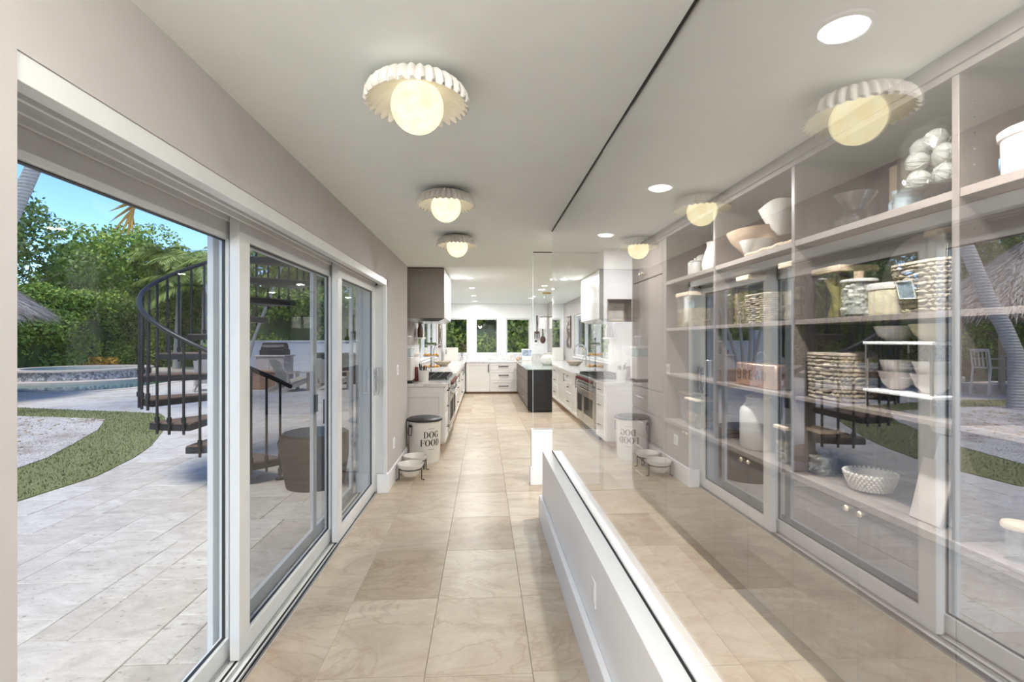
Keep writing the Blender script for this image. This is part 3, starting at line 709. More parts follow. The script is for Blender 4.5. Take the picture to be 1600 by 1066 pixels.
# island
isl = thing('kitchen_island', 'black panelled kitchen island with brown drawer side and grey top', 'island', (.91, 9.9, 0))
box(.01, 1.25, .01, 3.35, .09, .88).build('body', M['browncab'], isl)
box(.10, 1.2, .08, 3.3, 0, .09).build('toe_kick', M['gasket'], isl)
e_ = shaker(None, .0, 1.26, .04, .88, -.012, isl, 'end_panel', m='darkcab', fr=.09, t=.022)
for q in range(3):
    a = .05 + q * 1.1
    z = .10
    for h in (.26, .26, .24):
        d = box(-.008, .01, a + .003, a + 1.09, z + .003, z + h - .003).build('drawer', M['browncab'], isl, bev=.002)
        bar((-.008, a + .4, z + h * .6), (-.008, a + .7, z + h * .6), (-.03, 0, 0), d, 'chrome'); z += h
box(-.03, 1.29, -.03, 3.38, .88, .90).build('top', M['greyglasstop'], isl, bev=.003)
va = thing('ribbed_vase', 'large ribbed beige ceramic vase on the dark island', 'vase', (1.54, 11.5, .90))
MB().lathe([(.0, 0), (.11, .0), (.15, .03), (.175, .1), (.165, .18), (.10, .23), (.085, .26), (.11, .29), (.10, .29), (.075, .26), (.09, .22), (0, .05)], n=120,
           mod=lambda r, z, a, k2: (r * (1 + (.03 * math.cos(24 * a) if k2 < 6 else 0)), z)).build('body', M['plaster'], va)
# pendant above island
pn = thing('pendant_light', 'brass-canopied pendant with white glass drum shades over the island', 'pendant light', (1.42, 10.8, KZ))
MB().cyl((0, 0, 0), (0, 0, -.025), .10, n=24).build('canopy', M['brass'], pn)
MB().cyl((-.06, 0, -.02), (-.06, 0, -.55), .004, n=6).cyl((.06, 0, -.02), (.06, 0, -.55), .004, n=6).build('rod', M['chrome'], pn)
MB().tube([(-.16, 0, -.55), (.5, 0, -.55)], .008, 8).build('crossbar', M['black'], pn)
for x in (-.09, .14, .37):
    MB().lathe([(.085, 0), (.09, -.25), (.086, -.25), (.081, -.004), (0, -.004), (0, 0)], (x, 0, -.56), n=24).build('shade', M['shade'], pn)
    MB().sph((x, 0, -.7), .035, 12, 8).build('bulb', M['candle'], pn)
# things on the back wall
fk = thing('carved_wooden_fork', 'giant carved dark wooden fork hung on the kitchen end wall', 'wall decor', (1.555, 14.035, 1.49))
m_ = MB().tube([(0, 0, .24), (0, 0, .36), (.006, 0, .5), (-.004, 0, .6), (0, 0, .73)], [.022, .016, .024, .018, .022], 8); m_.build('handle', M['dark_brown'], fk)
m_ = MB()
m_.box(-.075, .075, -.012, .012, .2, .26)
for x in (-.066, -.022, .022, .066): m_.tube([(x, 0, .2), (x, -.005, .1), (x * .9, 0, .0)], [.012, .011, .004], 6)
m_.build('tines', M['dark_brown'], fk)
sp_ = thing('carved_wooden_spoon', 'giant carved dark red-brown wooden spoon hung beside the fork', 'wall decor', (1.725, 14.035, 1.40))
MB().tube([(0, 0, .2), (.004, 0, .28), (-.004, 0, .36), (0, 0, .42)], [.014, .02, .014, .024], 8).build('handle', M['dark_brown'], sp_)
MB().sph((0, -.002, .11), .11, 18, 10, (.72, .16, 1)).build('bowl', M['dark_brown'], sp_)
ph_ = thing('wall_phone', 'small white wall thermostat with black screen under the fork', 'thermostat', (1.52, 14.045, 1.36))
box(-.045, .045, -.02, 0, 0, .15).build('case', M['white'], ph_, bev=.004); box(-.035, .035, -.023, -.02, .075, .135).build('display', M['gasket'], ph_)
col_ = struct('wall_return', box(1.86, 2.0, 12.9, 14.05, 0.925, KZ), M['wall'])
# on the back counter
tb = thing('countertop_tablet', 'small white framed tablet display on the far kitchen counter', 'tablet', (1.23, 13.75, .912), R(-5))
box(-.15, .15, 0, .02, .10, .33).build('bezel', M['white'], tb, bev=.004); box(-.13, .13, -.003, 0, .13, .31).build('screen', M['screen'], tb)
box(-.14, .14, -.03, .06, 0, .10).build('base', M['cabw'], tb, bev=.006)
bn = thing('bread_loaf', 'round brown loaf on the far counter beside the tablet', 'bread', (.98, 13.75, .912)); MB().sph((0, 0, .05), .07, 16, 10, (1, .8, .75)).build('crust', M['bowlwood'], bn)
cutb = thing('white_cutting_board', 'white rectangular cutting board leaning by the kitchen window', 'cutting board', (-.93, 13.7, .912))
o = box(-.2, .2, 0, .02, 0, .38).build('board', M['ceramic'], cutb, bev=.006); o.rotation_euler = (R(-10), 0, 0)
orc = thing('potted_orchid', 'small pot with thin pinkish flower stems by the kitchen window', 'plant', (-.62, 13.72, .912))
MB().lathe([(0, 0), (.05, 0), (.06, .1), (.055, .1), (0, .09)], n=16).build('pot', M['chrome'], orc)
m_ = MB()
for q in range(4): m_.tube([(0, 0, .09), (rr(-.05, .05), rr(-.03, .03), .3), (rr(-.12, .12), rr(-.05, .05), rr(.42, .6))], .004, 5)
m_.build('stems', M['dark_brown'], orc)
m_ = MB()
for q in range(16): m_.sph((rr(-.13, .13), rr(-.06, .06), rr(.25, .6)), rr(.015, .03), 8, 5, (1, 1, .6))
m_.build('flowers', M['browncab'], orc)['kind'] = 'stuff'
# sink faucet and things on left counter
def faucet(loc, h, r, label):
    t = thing('kitchen_faucet', label, 'faucet', loc)
    pth = [(0, 0, 0), (0, 0, h * .68)] + [(r - r * math.cos(a), 0, h * .68 + r * math.sin(a) * 1.1) for a in np.linspace(.2, math.pi, 9)] + [(2 * r, 0, h * .55)]
    MB().tube(pth, .014 if h > .3 else .009, 10).build('spout', M['chrome'], t)
    MB().cyl((0, 0, 0), (0, 0, .02), .026, n=16).build('base', M['chrome'], t)
    MB().cyl((0, -.02, h * .3), (.0, -.08, h * .34), .007, n=8).build('lever', M['chrome'], t)
    return t
faucet((-1.06, 10.3, .912), .52, .13, 'tall gooseneck chrome faucet over the kitchen sink')
faucet((-1.06, 9.95, .912), .28, .07, 'small gooseneck chrome water tap in front of the tall faucet')
sk_ = thing('kitchen_sink', 'white undermount basin set into the stone counter', 'sink', (-.80, 10.32, .911)); box(-.2, .2, -.35, .35, 0, .0015).build('basin', M['ceramic'], sk_)
st = thing('tiered_fruit_stand', 'three-tier metal stand loaded with green and golden fruit', 'fruit stand', (-1.0, 9.2, .912))
MB().cyl((0, 0, 0), (0, 0, .60), .007, n=8).sph((0, 0, .61), .02, 10, 6).build('pole', M['black'], st)
for z, r in ((.05, .16), (.27, .14), (.48, .10)):
    MB().lathe([(0, z), (r, z), (r + .01, z + .025), (r, z + .025), (r - .01, z + .006), (0, z + .006)], n=24).build('tier', M['steel'], st)
for z, r, mm, gname in ((.075, .13, 'food_yellow', 'golden fruit on the bottom tier'), (.295, .11, 'food_yellow', 'golden fruit on the middle tier'), (.505, .07, 'food_green', 'green fruit on the top tier')):
    for q in range(7):
        a = q * 2 * math.pi / 7; f = thing('fruit', {'.075': 'golden fruit lying on the bottom tier of the fruit stand', '.295': 'golden fruit lying on the middle tier of the fruit stand', '.505': 'green fruit lying on the top tier of the fruit stand'}[('%.3f' % z)[1:]], 'fruit', (-1.0 + r * math.cos(a), 9.2 + r * math.sin(a), .912 + z + .008), a, gname)
        MB().sph((0, 0, .0), .034, 12, 8, (1, .8, .85)).build('flesh', M[mm], f)
cf = thing('coffee_machine', 'tall white and grey countertop coffee machine at the near counter end', 'coffee machine', (-1.07, 6.74, .911))
box(-.1, .1, -.14, .16, 0, .03).build('base', M['black'], cf, bev=.006)
MB().prism([(-.095 + .02 * 0, -.13), (.095, -.13), (.095, .15), (-.095, .15)], .03, .36).build('body', M['cabw'], cf, bev=.02)
box(-.085, .085, -.12, .14, .36, .47).build('water_tank', M['candle'], cf, bev=.01)
box(-.098, .098, -.13, .15, .47, .50).build('lid', M['white'], cf, bev=.006)
gc = thing('glass_canister', 'clear glass canister standing on top of the coffee machine', 'canister', (-1.07, 6.75, 1.413))
MB().lathe([(.06, 0), (.065, .1), (.06, .13), (.055, .13), (.058, .02), (0, .01)], n=20).build('jar', M['glass_jar'], gc)
MB().lathe([(.0, .13), (.07, .13), (.07, .145), (0, .145)], n=20).build('lid', M['white'], gc)
tl = thing('utensil_crock', 'white crock with dark and brown cooking utensils beside the range', 'crock', (-.86, 6.93, .911))
MB().lathe([(0, 0), (.07, 0), (.08, .16), (.073, .16), (.06, .02), (0, .02)], n=24).build('crock', M['ceramic'], tl)
m_ = MB()
for q in range(7): a = rr(0, 6.28); m_.cyl((.03 * math.cos(a), .03 * math.sin(a), .03), (.06 * math.cos(a), .06 * math.sin(a), rr(.2, .26)), .008, n=6)
m_.build('utensils', M['black'], tl)
kb = thing('knife_block', 'dark red wooden knife block beside the utensil crock', 'knife block', (-.99, 6.98, .911)); o = box(-.05, .05, -.05, .05, 0, .2).build('block', M['redknob'], kb, bev=.006)
wb2 = thing('woven_bowl', 'brown woven bowl of bread beside the tall faucet', 'bowl', (-.93, 10.95, .912))
MB().lathe([(0, 0), (.1, 0), (.2, .1), (.19, .1), (.09, .015), (0, .015)], n=28).build('bowl', M['straw'], wb2)
for q in range(4): MB().sph((.08 * math.cos(q * 1.6), .08 * math.sin(q * 1.6), .08), .06, 10, 7, (1, .8, .6)).build('roll', M['bowlwood'], wb2)
wa = thing('wall_ornament', 'tall grey and white textured relief panel beside the left kitchen window', 'wall decor', (-1.19, 13.1, 1.3))
box(0, .02, -.3, .3, 0, .85).build('panel', M['browncab'], wa)
m_ = MB()
for q in range(40): m_.sph((.022, rr(-.27, .27), rr(.04, .8)), rr(.02, .045), 8, 5, (.3, 1, 1))
m_.build('pebbles', M['stonec'], wa)['kind'] = 'stuff'
sh_ = thing('bottle_shelf', 'white wall shelf beside the near end of the kitchen window', 'shelf', (-1.199, 8.6, 1.52)); box(0, .14, -.25, .25, 0, .025).build('board', M['white'], sh_, bev=.003)
for q, (y, h, mm) in enumerate(((8.45, .26, 'dark_brown'), (8.55, .32, 'straw_dark'), (8.66, .3, 'black'), (8.76, .22, 'bowlwood'))):
    t = thing('bottle', ['short brown bottle at the near end of the wall shelf', 'tall olive bottle on the wall shelf', 'black bottle on the wall shelf', 'short tan jar at the far end of the wall shelf'][q], 'bottle', (-1.12, y, 1.546), 0, 'bottles on the kitchen wall shelf')
    MB().lathe([(0, 0), (.032, 0), (.034, h * .55), (.013, h * .75), (.013, h), (0, h)], n=16).build('glass', M[mm], t)
# ---- dog food bin and bowls
db = thing('dog_food_bin', 'white enamel bin lettered DOG FOOD with a black lid', 'bin', (-.735, 6.03, 0))
MB().lathe([(0, 0), (.185, 0), (.19, .02), (.20, .50), (.203, .515), (.197, .515), (.185, .03), (0, .03)], n=48).build('body', M['ceramic'], db)
MB().lathe([(0, .555), (.12, .553), (.195, .54), (.214, .53), (.216, .51), (.206, .51), (.2, .515), (0, .515)], n=48).build('lid', M['vinyl'], db)
MB().lathe([(.2155, .525), (.219, .521), (.2185, .509), (.2155, .509)], n=48, closed=True).build('lid_rim', M['gasket'], db)
for a in (R(-138), R(42)):
    ca, sa = math.cos(a), math.sin(a); m_ = MB(); ta = (-sa, ca)
    pts = [(-.035, .46), (-.032, .40), (-.03, .345), (.03, .345), (.032, .40), (.035, .46)]
    m_.tube([((.213 + .008 * math.sin(i)) * ca + s_ * ta[0], (.213) * sa + s_ * ta[1], z) for i, (s_, z) in enumerate(pts)], .0045, 6)
    m_.sph((.205 * ca, .205 * sa, .455), .018, 10, 6, (1, 1, 1))
    m_.tube([(.207 * ca - .035 * ta[0], .207 * sa - .035 * ta[1], .46), (.216 * ca, .216 * sa, .472), (.207 * ca + .035 * ta[0], .207 * sa + .035 * ta[1], .46)], .0045, 6)
    m_.build('side_handle', M['black'], db)
LET = MB(); LA = R(-62)
def lp(s_, z):
    r = .191 + .009 * (z - .02) / .48 + .0012; a = LA + s_ / r; return (r * math.cos(a), r * math.sin(a), z)
def strip(pa, pb_):
    n = len(pa); vs = [lp(*p) for p in pa] + [lp(*p) for p in pb_]; LET.add(vs, [(i, i + 1, n + i + 1, n + i) for i in range(n - 1)])
def rect(x0, x1, z0, z1):
    k2 = max(2, int(abs(x1 - x0) / .01) + 1); xs = np.linspace(x0, x1, k2); strip([(x, z0) for x in xs], [(x, z1) for x in xs])
def ring(cx, cz, ro, zo, ri, zi, a0, a1, n=20):
    A = np.linspace(R(a0), R(a1), n); strip([(cx + ri * math.cos(a), cz + zi * math.sin(a)) for a in A], [(cx + ro * math.cos(a), cz + zo * math.sin(a)) for a in A])
def gD(x, z, h):
    rect(x, x + .30 * h, z, z + .05 * h); rect(x, x + .30 * h, z + .95 * h, z + h); rect(x + .08 * h, x + .26 * h, z, z + h); ring(x + .30 * h, z + h / 2, .48 * h, .5 * h, .27 * h, .45 * h, -90, 90)
def gO(x, z, h): ring(x + .42 * h, z + h / 2, .42 * h, .51 * h, .22 * h, .46 * h, 0, 360, 32)
def gG(x, z, h): ring(x + .42 * h, z + h / 2, .42 * h, .51 * h, .22 * h, .46 * h, 45, 320, 26); rect(x + .58 * h, x + .78 * h, z + .05 * h, z + .45 * h); rect(x + .48 * h, x + .88 * h, z + .42 * h, z + .46 * h); rect(x + .68 * h, x + .73 * h, z + .66 * h, z + .98 * h)
def gF(x, z, h):
    rect(x, x + .34 * h, z, z + .05 * h); rect(x + .08 * h, x + .26 * h, z, z + h); rect(x, x + .7 * h, z + .95 * h, z + h); rect(x + .26 * h, x + .5 * h, z + .49 * h, z + .53 * h)
    rect(x + .64 * h, x + .7 * h, z + .72 * h, z + h); rect(x + .46 * h, x + .51 * h, z + .38 * h, z + .64 * h)
h = .078
gD(-.085, .315, h); gO(-.085 + .066, .315, h); gG(-.085 + .137, .315, h)
gF(-.125, .218, h); gO(-.125 + .057, .218, h); gO(-.125 + .127, .218, h); gD(-.125 + .198, .218, h)
rect(-.03, .05, .425, .4285); rect(-.03, .05, .175, .1785)
LET.build('lettering', M['ink'], db, smooth=False)
bs = thing('dog_bowl_stand', 'low black iron double stand holding the dog bowls', 'bowl stand', (-.785, 5.4, 0))
m_ = MB()
for yc in (-.18, .18):
    m_.tube([(.118 * math.cos(a), yc + .118 * math.sin(a), .125) for a in np.linspace(0, 2 * math.pi, 28)[:-1]], .006, 6, True)
m_.build('ring_pair', M['black'], bs)
for (x, y) in ((-.12, -.2), (.12, -.2), (-.12, .2), (.12, .2)):
    o = MB().tube([(x, y, .125), (x, y, .01), (x * 1.25, y * 1.04, .006)], .006, 6).build('leg', M['black'], bs)
MB().tube([(.12, 0 + .04 * math.cos(a), .10 + .04 * math.sin(a)) for a in np.linspace(0, 6.28, 16)[:-1]], .006, 6, True).tube([(.12, -.1, .12), (.12, .1, .12)], .005, 6).build('scroll', M['black'], bs)
bp = thing('dog_bowl', 'white ceramic dog bowl, the nearer one in the black stand', 'bowl', (-.785, 5.22, .05), 0, 'white bowls in the black stand')
MB().lathe([(0, 0), (.08, 0), (.10, .03), (.115, .075), (.138, .115), (.14, .128), (.132, .128), (.112, .09), (.09, .025), (0, .02)], n=40).build('bowl', M['ceramic'], bp)
dup(bp, (-.785, 5.58, .05), label='white ceramic dog bowl, the farther one against the bin')

# ------------------------------------------------------------------ pantry things
def lathe_thing(name, label, cat, loc, parts, group=None, n=36):
    t = thing(name, label, cat, loc, 0, group)
    for nm, prof, m in parts: MB().lathe(prof, n=n).build(nm, M[m], t)
    return t
def canister(label, loc, d, h, lid=.03, fill=.6, fm='foodgrain', rz=0, rough=0.01, group=None, name='glass_canister', cells=90, fs=.014, w=None):
    """square clear canister with beech lid"""
    w = w or d
    t = thing(name, label, 'canister', loc, rz, group)
    a, b = w / 2, d / 2
    m_ = MB(); th = .004
    m_.box(-a, a, -b, -b + th, 0, h).box(-a, a, b - th, b, 0, h).box(-a, -a + th, -b + th, b - th, 0, h).box(a - th, a, -b + th, b - th, 0, h)
    m_.build('jar', M['glass_jar'], t)
    box(-a, a, -b, b, 0.0, .006).build('base', M['glass_jar'], t)
    box(-a - .008, a + .008, -b - .008, b + .008, h, h + lid).build('lid', M['lidwood'], t, bev=.005)
    if fill:
        m_ = MB(); hh = h * fill; m_.box(-a + .012, a - .012, -b + .012, b - .012, .007, hh)
        for q in range(cells):
            sd = random.randrange(5); z = rr(.012, hh)
            if sd == 0: p = (-a + .013, rr(-b, b) * .85, z)
            elif sd == 1: p = (a - .013, rr(-b, b) * .85, z)
            elif sd == 2: p = (rr(-a, a) * .85, -b + .013, z)
            elif sd == 3: p = (rr(-a, a) * .85, b - .013, z)
            else: p = (rr(-a, a) * .85, rr(-b, b) * .85, hh)
            m_.sph(p, fs * rr(.6, 1), 6, 4, (1, rr(.5, 1), rr(.5, 1)))
        m_.build('contents', M[fm], t)['kind'] = 'stuff'
    return t
def rjar(label, loc, r, h, m='glass_jar', fill=None, fm='foodgrain', lidm='lidwood', lid=.022, cat='jar', name='storage_jar', cork=False, cells=70):
    t = thing(name, label, cat, loc)
    MB().lathe([(0, 0), (r * .94, 0), (r, .01), (r, h), (r - .004, h), (r - .004, .012), (0, .008)], n=36).build('jar', M[m], t)
    if lid: MB().lathe([(0, h + .0), (r + .004, h), (r + .006, h + lid * .5), (r + .003, h + lid), (0, h + lid)], n=36).build('lid', M[lidm], t)
    if cork: MB().lathe([(0, h + lid), (.016, h + lid), (.019, h + lid + .035), (0, h + lid + .035)], n=16).build('cork', M['bowlwood'], t)
    if fill:
        m_ = MB().cyl((0, 0, .012), (0, 0, h * fill * .95), r * .86, n=24)
        for q in range(cells): a = rr(0, 6.28); m_.sph((r * .84 * math.cos(a), r * .84 * math.sin(a), rr(.015, h * fill)), .013 * rr(.7, 1.2), 6, 4, (1, 1, rr(.5, 1)))
        for q in range(14): a = rr(0, 6.28); q2 = rr(0, .7) * r; m_.sph((q2 * math.cos(a), q2 * math.sin(a), h * fill * .96), .014, 6, 4)
        m_.build('contents', M[fm], t)['kind'] = 'stuff'
    return t
def weave_box(label, loc, wx, wy, h, taper=1.15, rz=0, rows=11, m='straw', name='woven_basket', lean=0, accent=None, cat='basket', handles=False):
    """open basket of stacked plaited coils"""
    t = thing(name, label, cat, loc, rz); seg_ = 64
    def outline(k2, n=seg_, ins=0):
        a, b = wx / 2 * k2 - ins, wy / 2 * k2 - ins; pts = []
        for i in range(n):
            u = 2 * math.pi * i / n; c_, s_ = math.cos(u), math.sin(u); p = .45
            pts.append((a * math.copysign(abs(c_) ** p, c_), b * math.copysign(abs(s_) ** p, s_)))
        return pts
    m_ = MB()
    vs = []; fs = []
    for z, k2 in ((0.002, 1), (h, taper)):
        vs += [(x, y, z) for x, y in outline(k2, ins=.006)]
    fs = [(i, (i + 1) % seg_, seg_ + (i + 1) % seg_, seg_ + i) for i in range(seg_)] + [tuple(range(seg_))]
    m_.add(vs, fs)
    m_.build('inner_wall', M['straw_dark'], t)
    rb = h / rows; m_ = MB()
    for q in range(rows):
        z = (q + .5) * rb; o = outline(1 + (taper - 1) * z / h, 96)
        pth = []
        for i, (x, y) in enumerate(o):
            off = .0035 * math.sin(i * math.pi / 2 + q * math.pi); L = math.hypot(x, y); pth.append((x + x / L * off, y + y / L * off, z + .0022 * math.cos(i * math.pi / 2 + q * 1.3)))
        m_.tube(pth, rb * .52, 5, True)
    m_.build('weave', M[m], t)
    MB().tube([(x, y, h + .002) for x, y in outline(taper, 48)], rb * .62, 6, True).build('rim', M[m], t)
    if accent:
        m_ = MB()
        for (z, x0) in ((h * .2, 0),):
            o = outline(1 + (taper - 1) * z / h, 48); m_.tube([(x * 1.02, y * 1.02, z) for x, y in o], .005, 5, True)
        m_.build('dark_band', M[accent], t)
    if handles:
        m_ = MB()
        for s_ in (-1, 1): m_.tube([(s_ * wx / 2 * taper, .05 * math.cos(a), h + .05 * math.sin(a)) for a in np.linspace(0, math.pi, 9)], .006, 6)
        m_.build('handles', M[m], t)
    return t
Z1, Z2, Z3, Z4 = SH1 + .0005, SH2 + .0005, SH3 + .0005, CT + .0002
# top shelf
t = lathe_thing('lidded_canister', 'large white lidded ceramic canister on the top shelf, farthest bay', 'canister', (1.70, 3.60, Z1),
    [('body', [(0, 0), (.062, 0), (.072, .02), (.074, .12), (.068, .15), (.072, .158), (.065, .16), (.06, .02), (0, .01)], 'ceramic'), ('lid', [(0, .20), (.01, .20), (.012, .19), (.008, .183), (.06, .172), (.071, .160), (0, .158)], 'ceramic')])
t = lathe_thing('lidded_canister', 'small white lidded canister in front of the large one, top shelf', 'canister', (1.57, 3.50, Z1),
    [('body', [(0, 0), (.042, 0), (.05, .012), (.051, .09), (.046, .10), (.04, .02), (0, .01)], 'ceramic'), ('lid', [(0, .132), (.007, .132), (.008, .122), (.005, .118), (.04, .112), (.05, .102), (0, .1)], 'ceramic')])
t = lathe_thing('white_pitcher', 'white ceramic pitcher beside the lidded canisters on the top shelf', 'pitcher', (1.60, 3.27, Z1),
    [('body', [(0, 0), (.07, 0), (.08, .05), (.06, .13), (.042, .18), (.05, .205), (.045, .205), (.037, .18), (.055, .12), (.07, .05), (0, .01)], 'ceramic')])
MB().tube([(0, .045, .18), (0, .09, .17), (0, .10, .12), (0, .075, .06)], .009, 8).build('handle', M['ceramic'], t)
t = lathe_thing('wooden_bowl', 'wide washed wooden bowl on the top shelf, second bay', 'bowl', (1.68, 2.76, Z1),
    [('bowl', [(0, 0), (.07, 0), (.13, .04), (.20, .115), (.225, .165), (.215, .165), (.19, .12), (.12, .05), (.06, .015), (0, .015)], 'bowlwood')], n=48)
t = lathe_thing('white_bowl', 'small white bowl in front of the wide wooden bowl', 'bowl', (1.56, 2.67, Z1),
    [('bowl', [(0, 0), (.035, 0), (.07, .03), (.092, .09), (.087, .09), (.065, .035), (.03, .008), (0, .008)], 'ceramic')])
t = thing('tall_white_bowl', 'tall white wavy-rimmed bowl stacked in the wooden bowl', 'bowl', (1.66, 2.56, Z1 + .10))
MB().lathe([(0, 0), (.04, 0), (.08, .04), (.11, .11), (.135, .165), (.128, .165), (.10, .11), (.07, .045), (.03, .012), (0, .012)], n=48, mod=lambda r, z, a, k2: (r * (1 + .05 * math.cos(3 * a) * (z > .1)), z + .012 * math.cos(3 * a + 1) * (z > .1))).build('bowl', M['ceramic'], t)
t = thing('bead_garland', 'string of pale wooden beads on the top shelf edge, second bay', 'garland', (1.515, 2.50, Z1))
m_ = MB()
for q in range(22): m_.sph((.008 * math.sin(q * .9), -.22 + q * .02, .0115), .0112, 10, 7)
m_.build('beads', M['lidwood'], t)
t = lathe_thing('glass_vase', 'clear flared glass vase with pinched neck on the top shelf', 'vase', (1.62, 2.02, Z1),
    [('glass', [(0, .0), (.05, .0), (.075, .025), (.078, .05), (.06, .075), (.042, .09), (.055, .115), (.088, .155), (.09, .158), (.086, .158), (.05, .112), (.037, .09), (.055, .07), (.07, .045), (.045, .012), (0, .01)], 'glass_jar')], n=48)
t = thing('cream_book', 'tall cream hardback book standing against the back of the top shelf', 'book', (1.86, 1.98, Z1))
box(-.02, .02, -.10, .10, .006, .30).build('pages', M['paper'], t); m_ = MB().box(-.024, -.02, -.105, .105, 0, .305).box(.02, .024, -.105, .105, 0, .305).box(-.024, .024, .10, .105, 0, .305); m_.build('cover', M['lidwood'], t)
t = thing('cream_jug', 'cream ceramic jug between the glass vase and the glass dome', 'pitcher', (1.72, 1.86, Z1))
MB().lathe([(0, 0), (.05, 0), (.055, .03), (.045, .09), (.055, .13), (.05, .13), (.04, .09), (.045, .03), (0, .01)], n=32).build('body', M['candle'], t); MB().tube([(0, .05, .12), (0, .085, .10), (0, .08, .05), (0, .05, .03)], .007, 8).build('handle', M['candle'], t)
t = thing('cake_dome', 'footed glass cake dome full of white twine balls on the top shelf', 'cake dome', (1.63, 1.62, Z1))
MB().lathe([(0, 0), (.06, 0), (.055, .008), (.014, .02), (.014, .04), (.11, .05), (.14, .052), (.14, .058), (0, .056)], n=48).build('foot', M['glass_jar'], t)
MB().lathe([(.128, .0585), (.128, .22), (.122, .262), (.10, .285), (.05, .298), (0, .30), (0, .295), (.05, .293), (.097, .28), (.118, .258), (.124, .22), (.124, .0585)], n=48).build('dome', M['glass_jar'], t)
k2 = 0
for (z, r, n0) in ((.095, .078, 6), (.095, .0, 1), (.165, .074, 5), (.165, 0, 1), (.225, .06, 4)):
    for q in range(n0):
        a = q * 2 * math.pi / max(n0, 1) + z * 9
        o = thing('twine_ball', 'white textured twine ball piled inside the glass cake dome', 'ball', (1.63 + r * math.cos(a), 1.62 + r * math.sin(a), Z1 + z), a, 'white balls inside the glass cake dome')
        if k2 == 0:
            mb = MB().sph((0, 0, 0), .0345, 20, 12)
            ball = mb.mesh('ball', M['plaster']); m2 = MB()
            for w_ in range(8):
                ax = Vector((rr(-1, 1), rr(-1, 1), rr(-1, 1))).normalized(); u_ = ax.orthogonal().normalized(); v_ = ax.cross(u_)
                m2.tube([tuple((u_ * math.cos(b_) + v_ * math.sin(b_)) * .035) for b_ in np.linspace(0, 6.283, 22)[:-1]], .0022, 4, True)
            tw = m2.mesh('twine', M['ceramic'])
        for nm, me in (('core', ball), ('twine', tw)): c_ = bpy.data.objects.new(nm, me); COL.objects.link(c_); c_.parent = o
        k2 += 1
t = lathe_thing('stoneware_crock', 'white stoneware crock with a blue stamp on the top shelf at right', 'crock', (1.62, 1.30, Z1),
    [('body', [(0, 0), (.085, 0), (.09, .01), (.092, .115), (.098, .12), (.1, .14), (.093, .145), (.082, .13), (.08, .02), (0, .015)], 'ceramic')], n=48)
a = R(128); st_ = MB().tube([(.0925 * math.cos(a + s_ * .18), .0925 * math.sin(a + s_ * .18), .055 + .018 * c_) for s_, c_ in [(math.cos(u), math.sin(u)) for u in np.linspace(0, 6.283, 18)[:-1]]], .0015, 4, True)
st_.tube([(.0925 * math.cos(a + s_ * .1), .0925 * math.sin(a + s_ * .1), .055 + .01 * c_) for s_, c_ in [(math.cos(u), math.sin(u)) for u in np.linspace(0, 6.283, 14)[:-1]]], .0015, 4, True); st_.build('stamp', M['blue'], t)
# second shelf
canister('square glass canister with zigzag pale blue paper and pasta, farthest bay second shelf', (1.62, 3.58, Z2), .22, .235, fill=.6, group=None)
t = thing('zigzag_packet', 'pale blue zigzag-cut paper packet standing inside the farthest canister', 'packet', (1.62, 3.58, Z2 + .145))
zz_ = MB(); n_ = 9; xs = np.linspace(-.085, .085, n_ * 2 + 1); vs = [(-.06, x, 0) for x in xs] + [(-.06, x, .04 + (.03 if i % 2 else 0)) for i, x in enumerate(xs)]
vs2 = [(-.055, y, z) for _, y, z in vs]; L_ = len(xs); zz_.add(vs + vs2, [(i, i + 1, L_ + i + 1, L_ + i) for i in range(L_ - 1)] + [(2 * L_ + i, 3 * L_ + i, 3 * L_ + i + 1, 2 * L_ + i + 1) for i in range(L_ - 1)] + [(L_ + i, L_ + i + 1, 3 * L_ + i + 1, 3 * L_ + i) for i in range(L_ - 1)])
zz_.build('paper', M['lightblue'], t)
canister('tall square glass canister of pasta behind the seagrass basket', (1.70, 2.92, Z2), .20, .305, fill=.66, fm='foodgrain')
canister('square glass canister of seeds in front, second shelf second bay', (1.60, 2.80, Z2), .12, .26, fill=.5, fm='bowlwood', w=.10)
weave_box('pale tapered seagrass basket on the second shelf, second bay', (1.56, 2.565, Z2), .12, .20, .15, 1.25, rows=13)
canister('narrow square glass canister of nuts beside the first divider', (1.59, 2.345, Z2), .12, .27, fill=.55, fm='bowlwood')
t = canister('square glass canister of standing spaghetti on the second shelf, middle bay', (1.66, 2.13, Z2), .17, .21, fill=None)
for q in range(14):
    MB().cyl((rr(-.06, .06), rr(-.06, .06), .007), (rr(-.06, .06), rr(-.06, .06), .19), rr(.009, .014), n=8).build('pasta_bundle', M['food_pasta'] if 'food_pasta' in M else M['bowlwood'], t)
rjar('round cork-stoppered glass jar of dried shells and corks', (1.57, 1.93, Z2), .062, .145, fill=.9, fm='plaster', lidm='ceramic', lid=.012, cork=True)
t = thing('serving_plate', 'large round white plate standing on edge against the shelf back', 'plate', (1.84, 1.94, Z2 + .178))
m_ = MB().lathe([(0, 0), (.10, 0), (.115, .008), (.17, .02), (.178, .022), (.176, .028), (.112, .014), (.10, .006), (0, .006)], n=64)
m_.v = [(-z + .02 + y * .12, x, y) for x, y, z in m_.v]; m_.build('plate', M['ceramic'], t)
t = rjar('squat cream crock with a pale lid beside the cork jar', (1.60, 1.79, Z2), .082, .10, m='paper', lid=.025, lidm='ceramic', name='lidded_crock', cat='crock')
rjar('tall empty round glass jar with a wooden lid on the second shelf', (1.68, 1.66, Z2), .055, .285)
t = weave_box('seagrass basket with a framed grey label on the second shelf', (1.58, 1.575, Z2), .16, .17, .165, 1.3, rows=11)
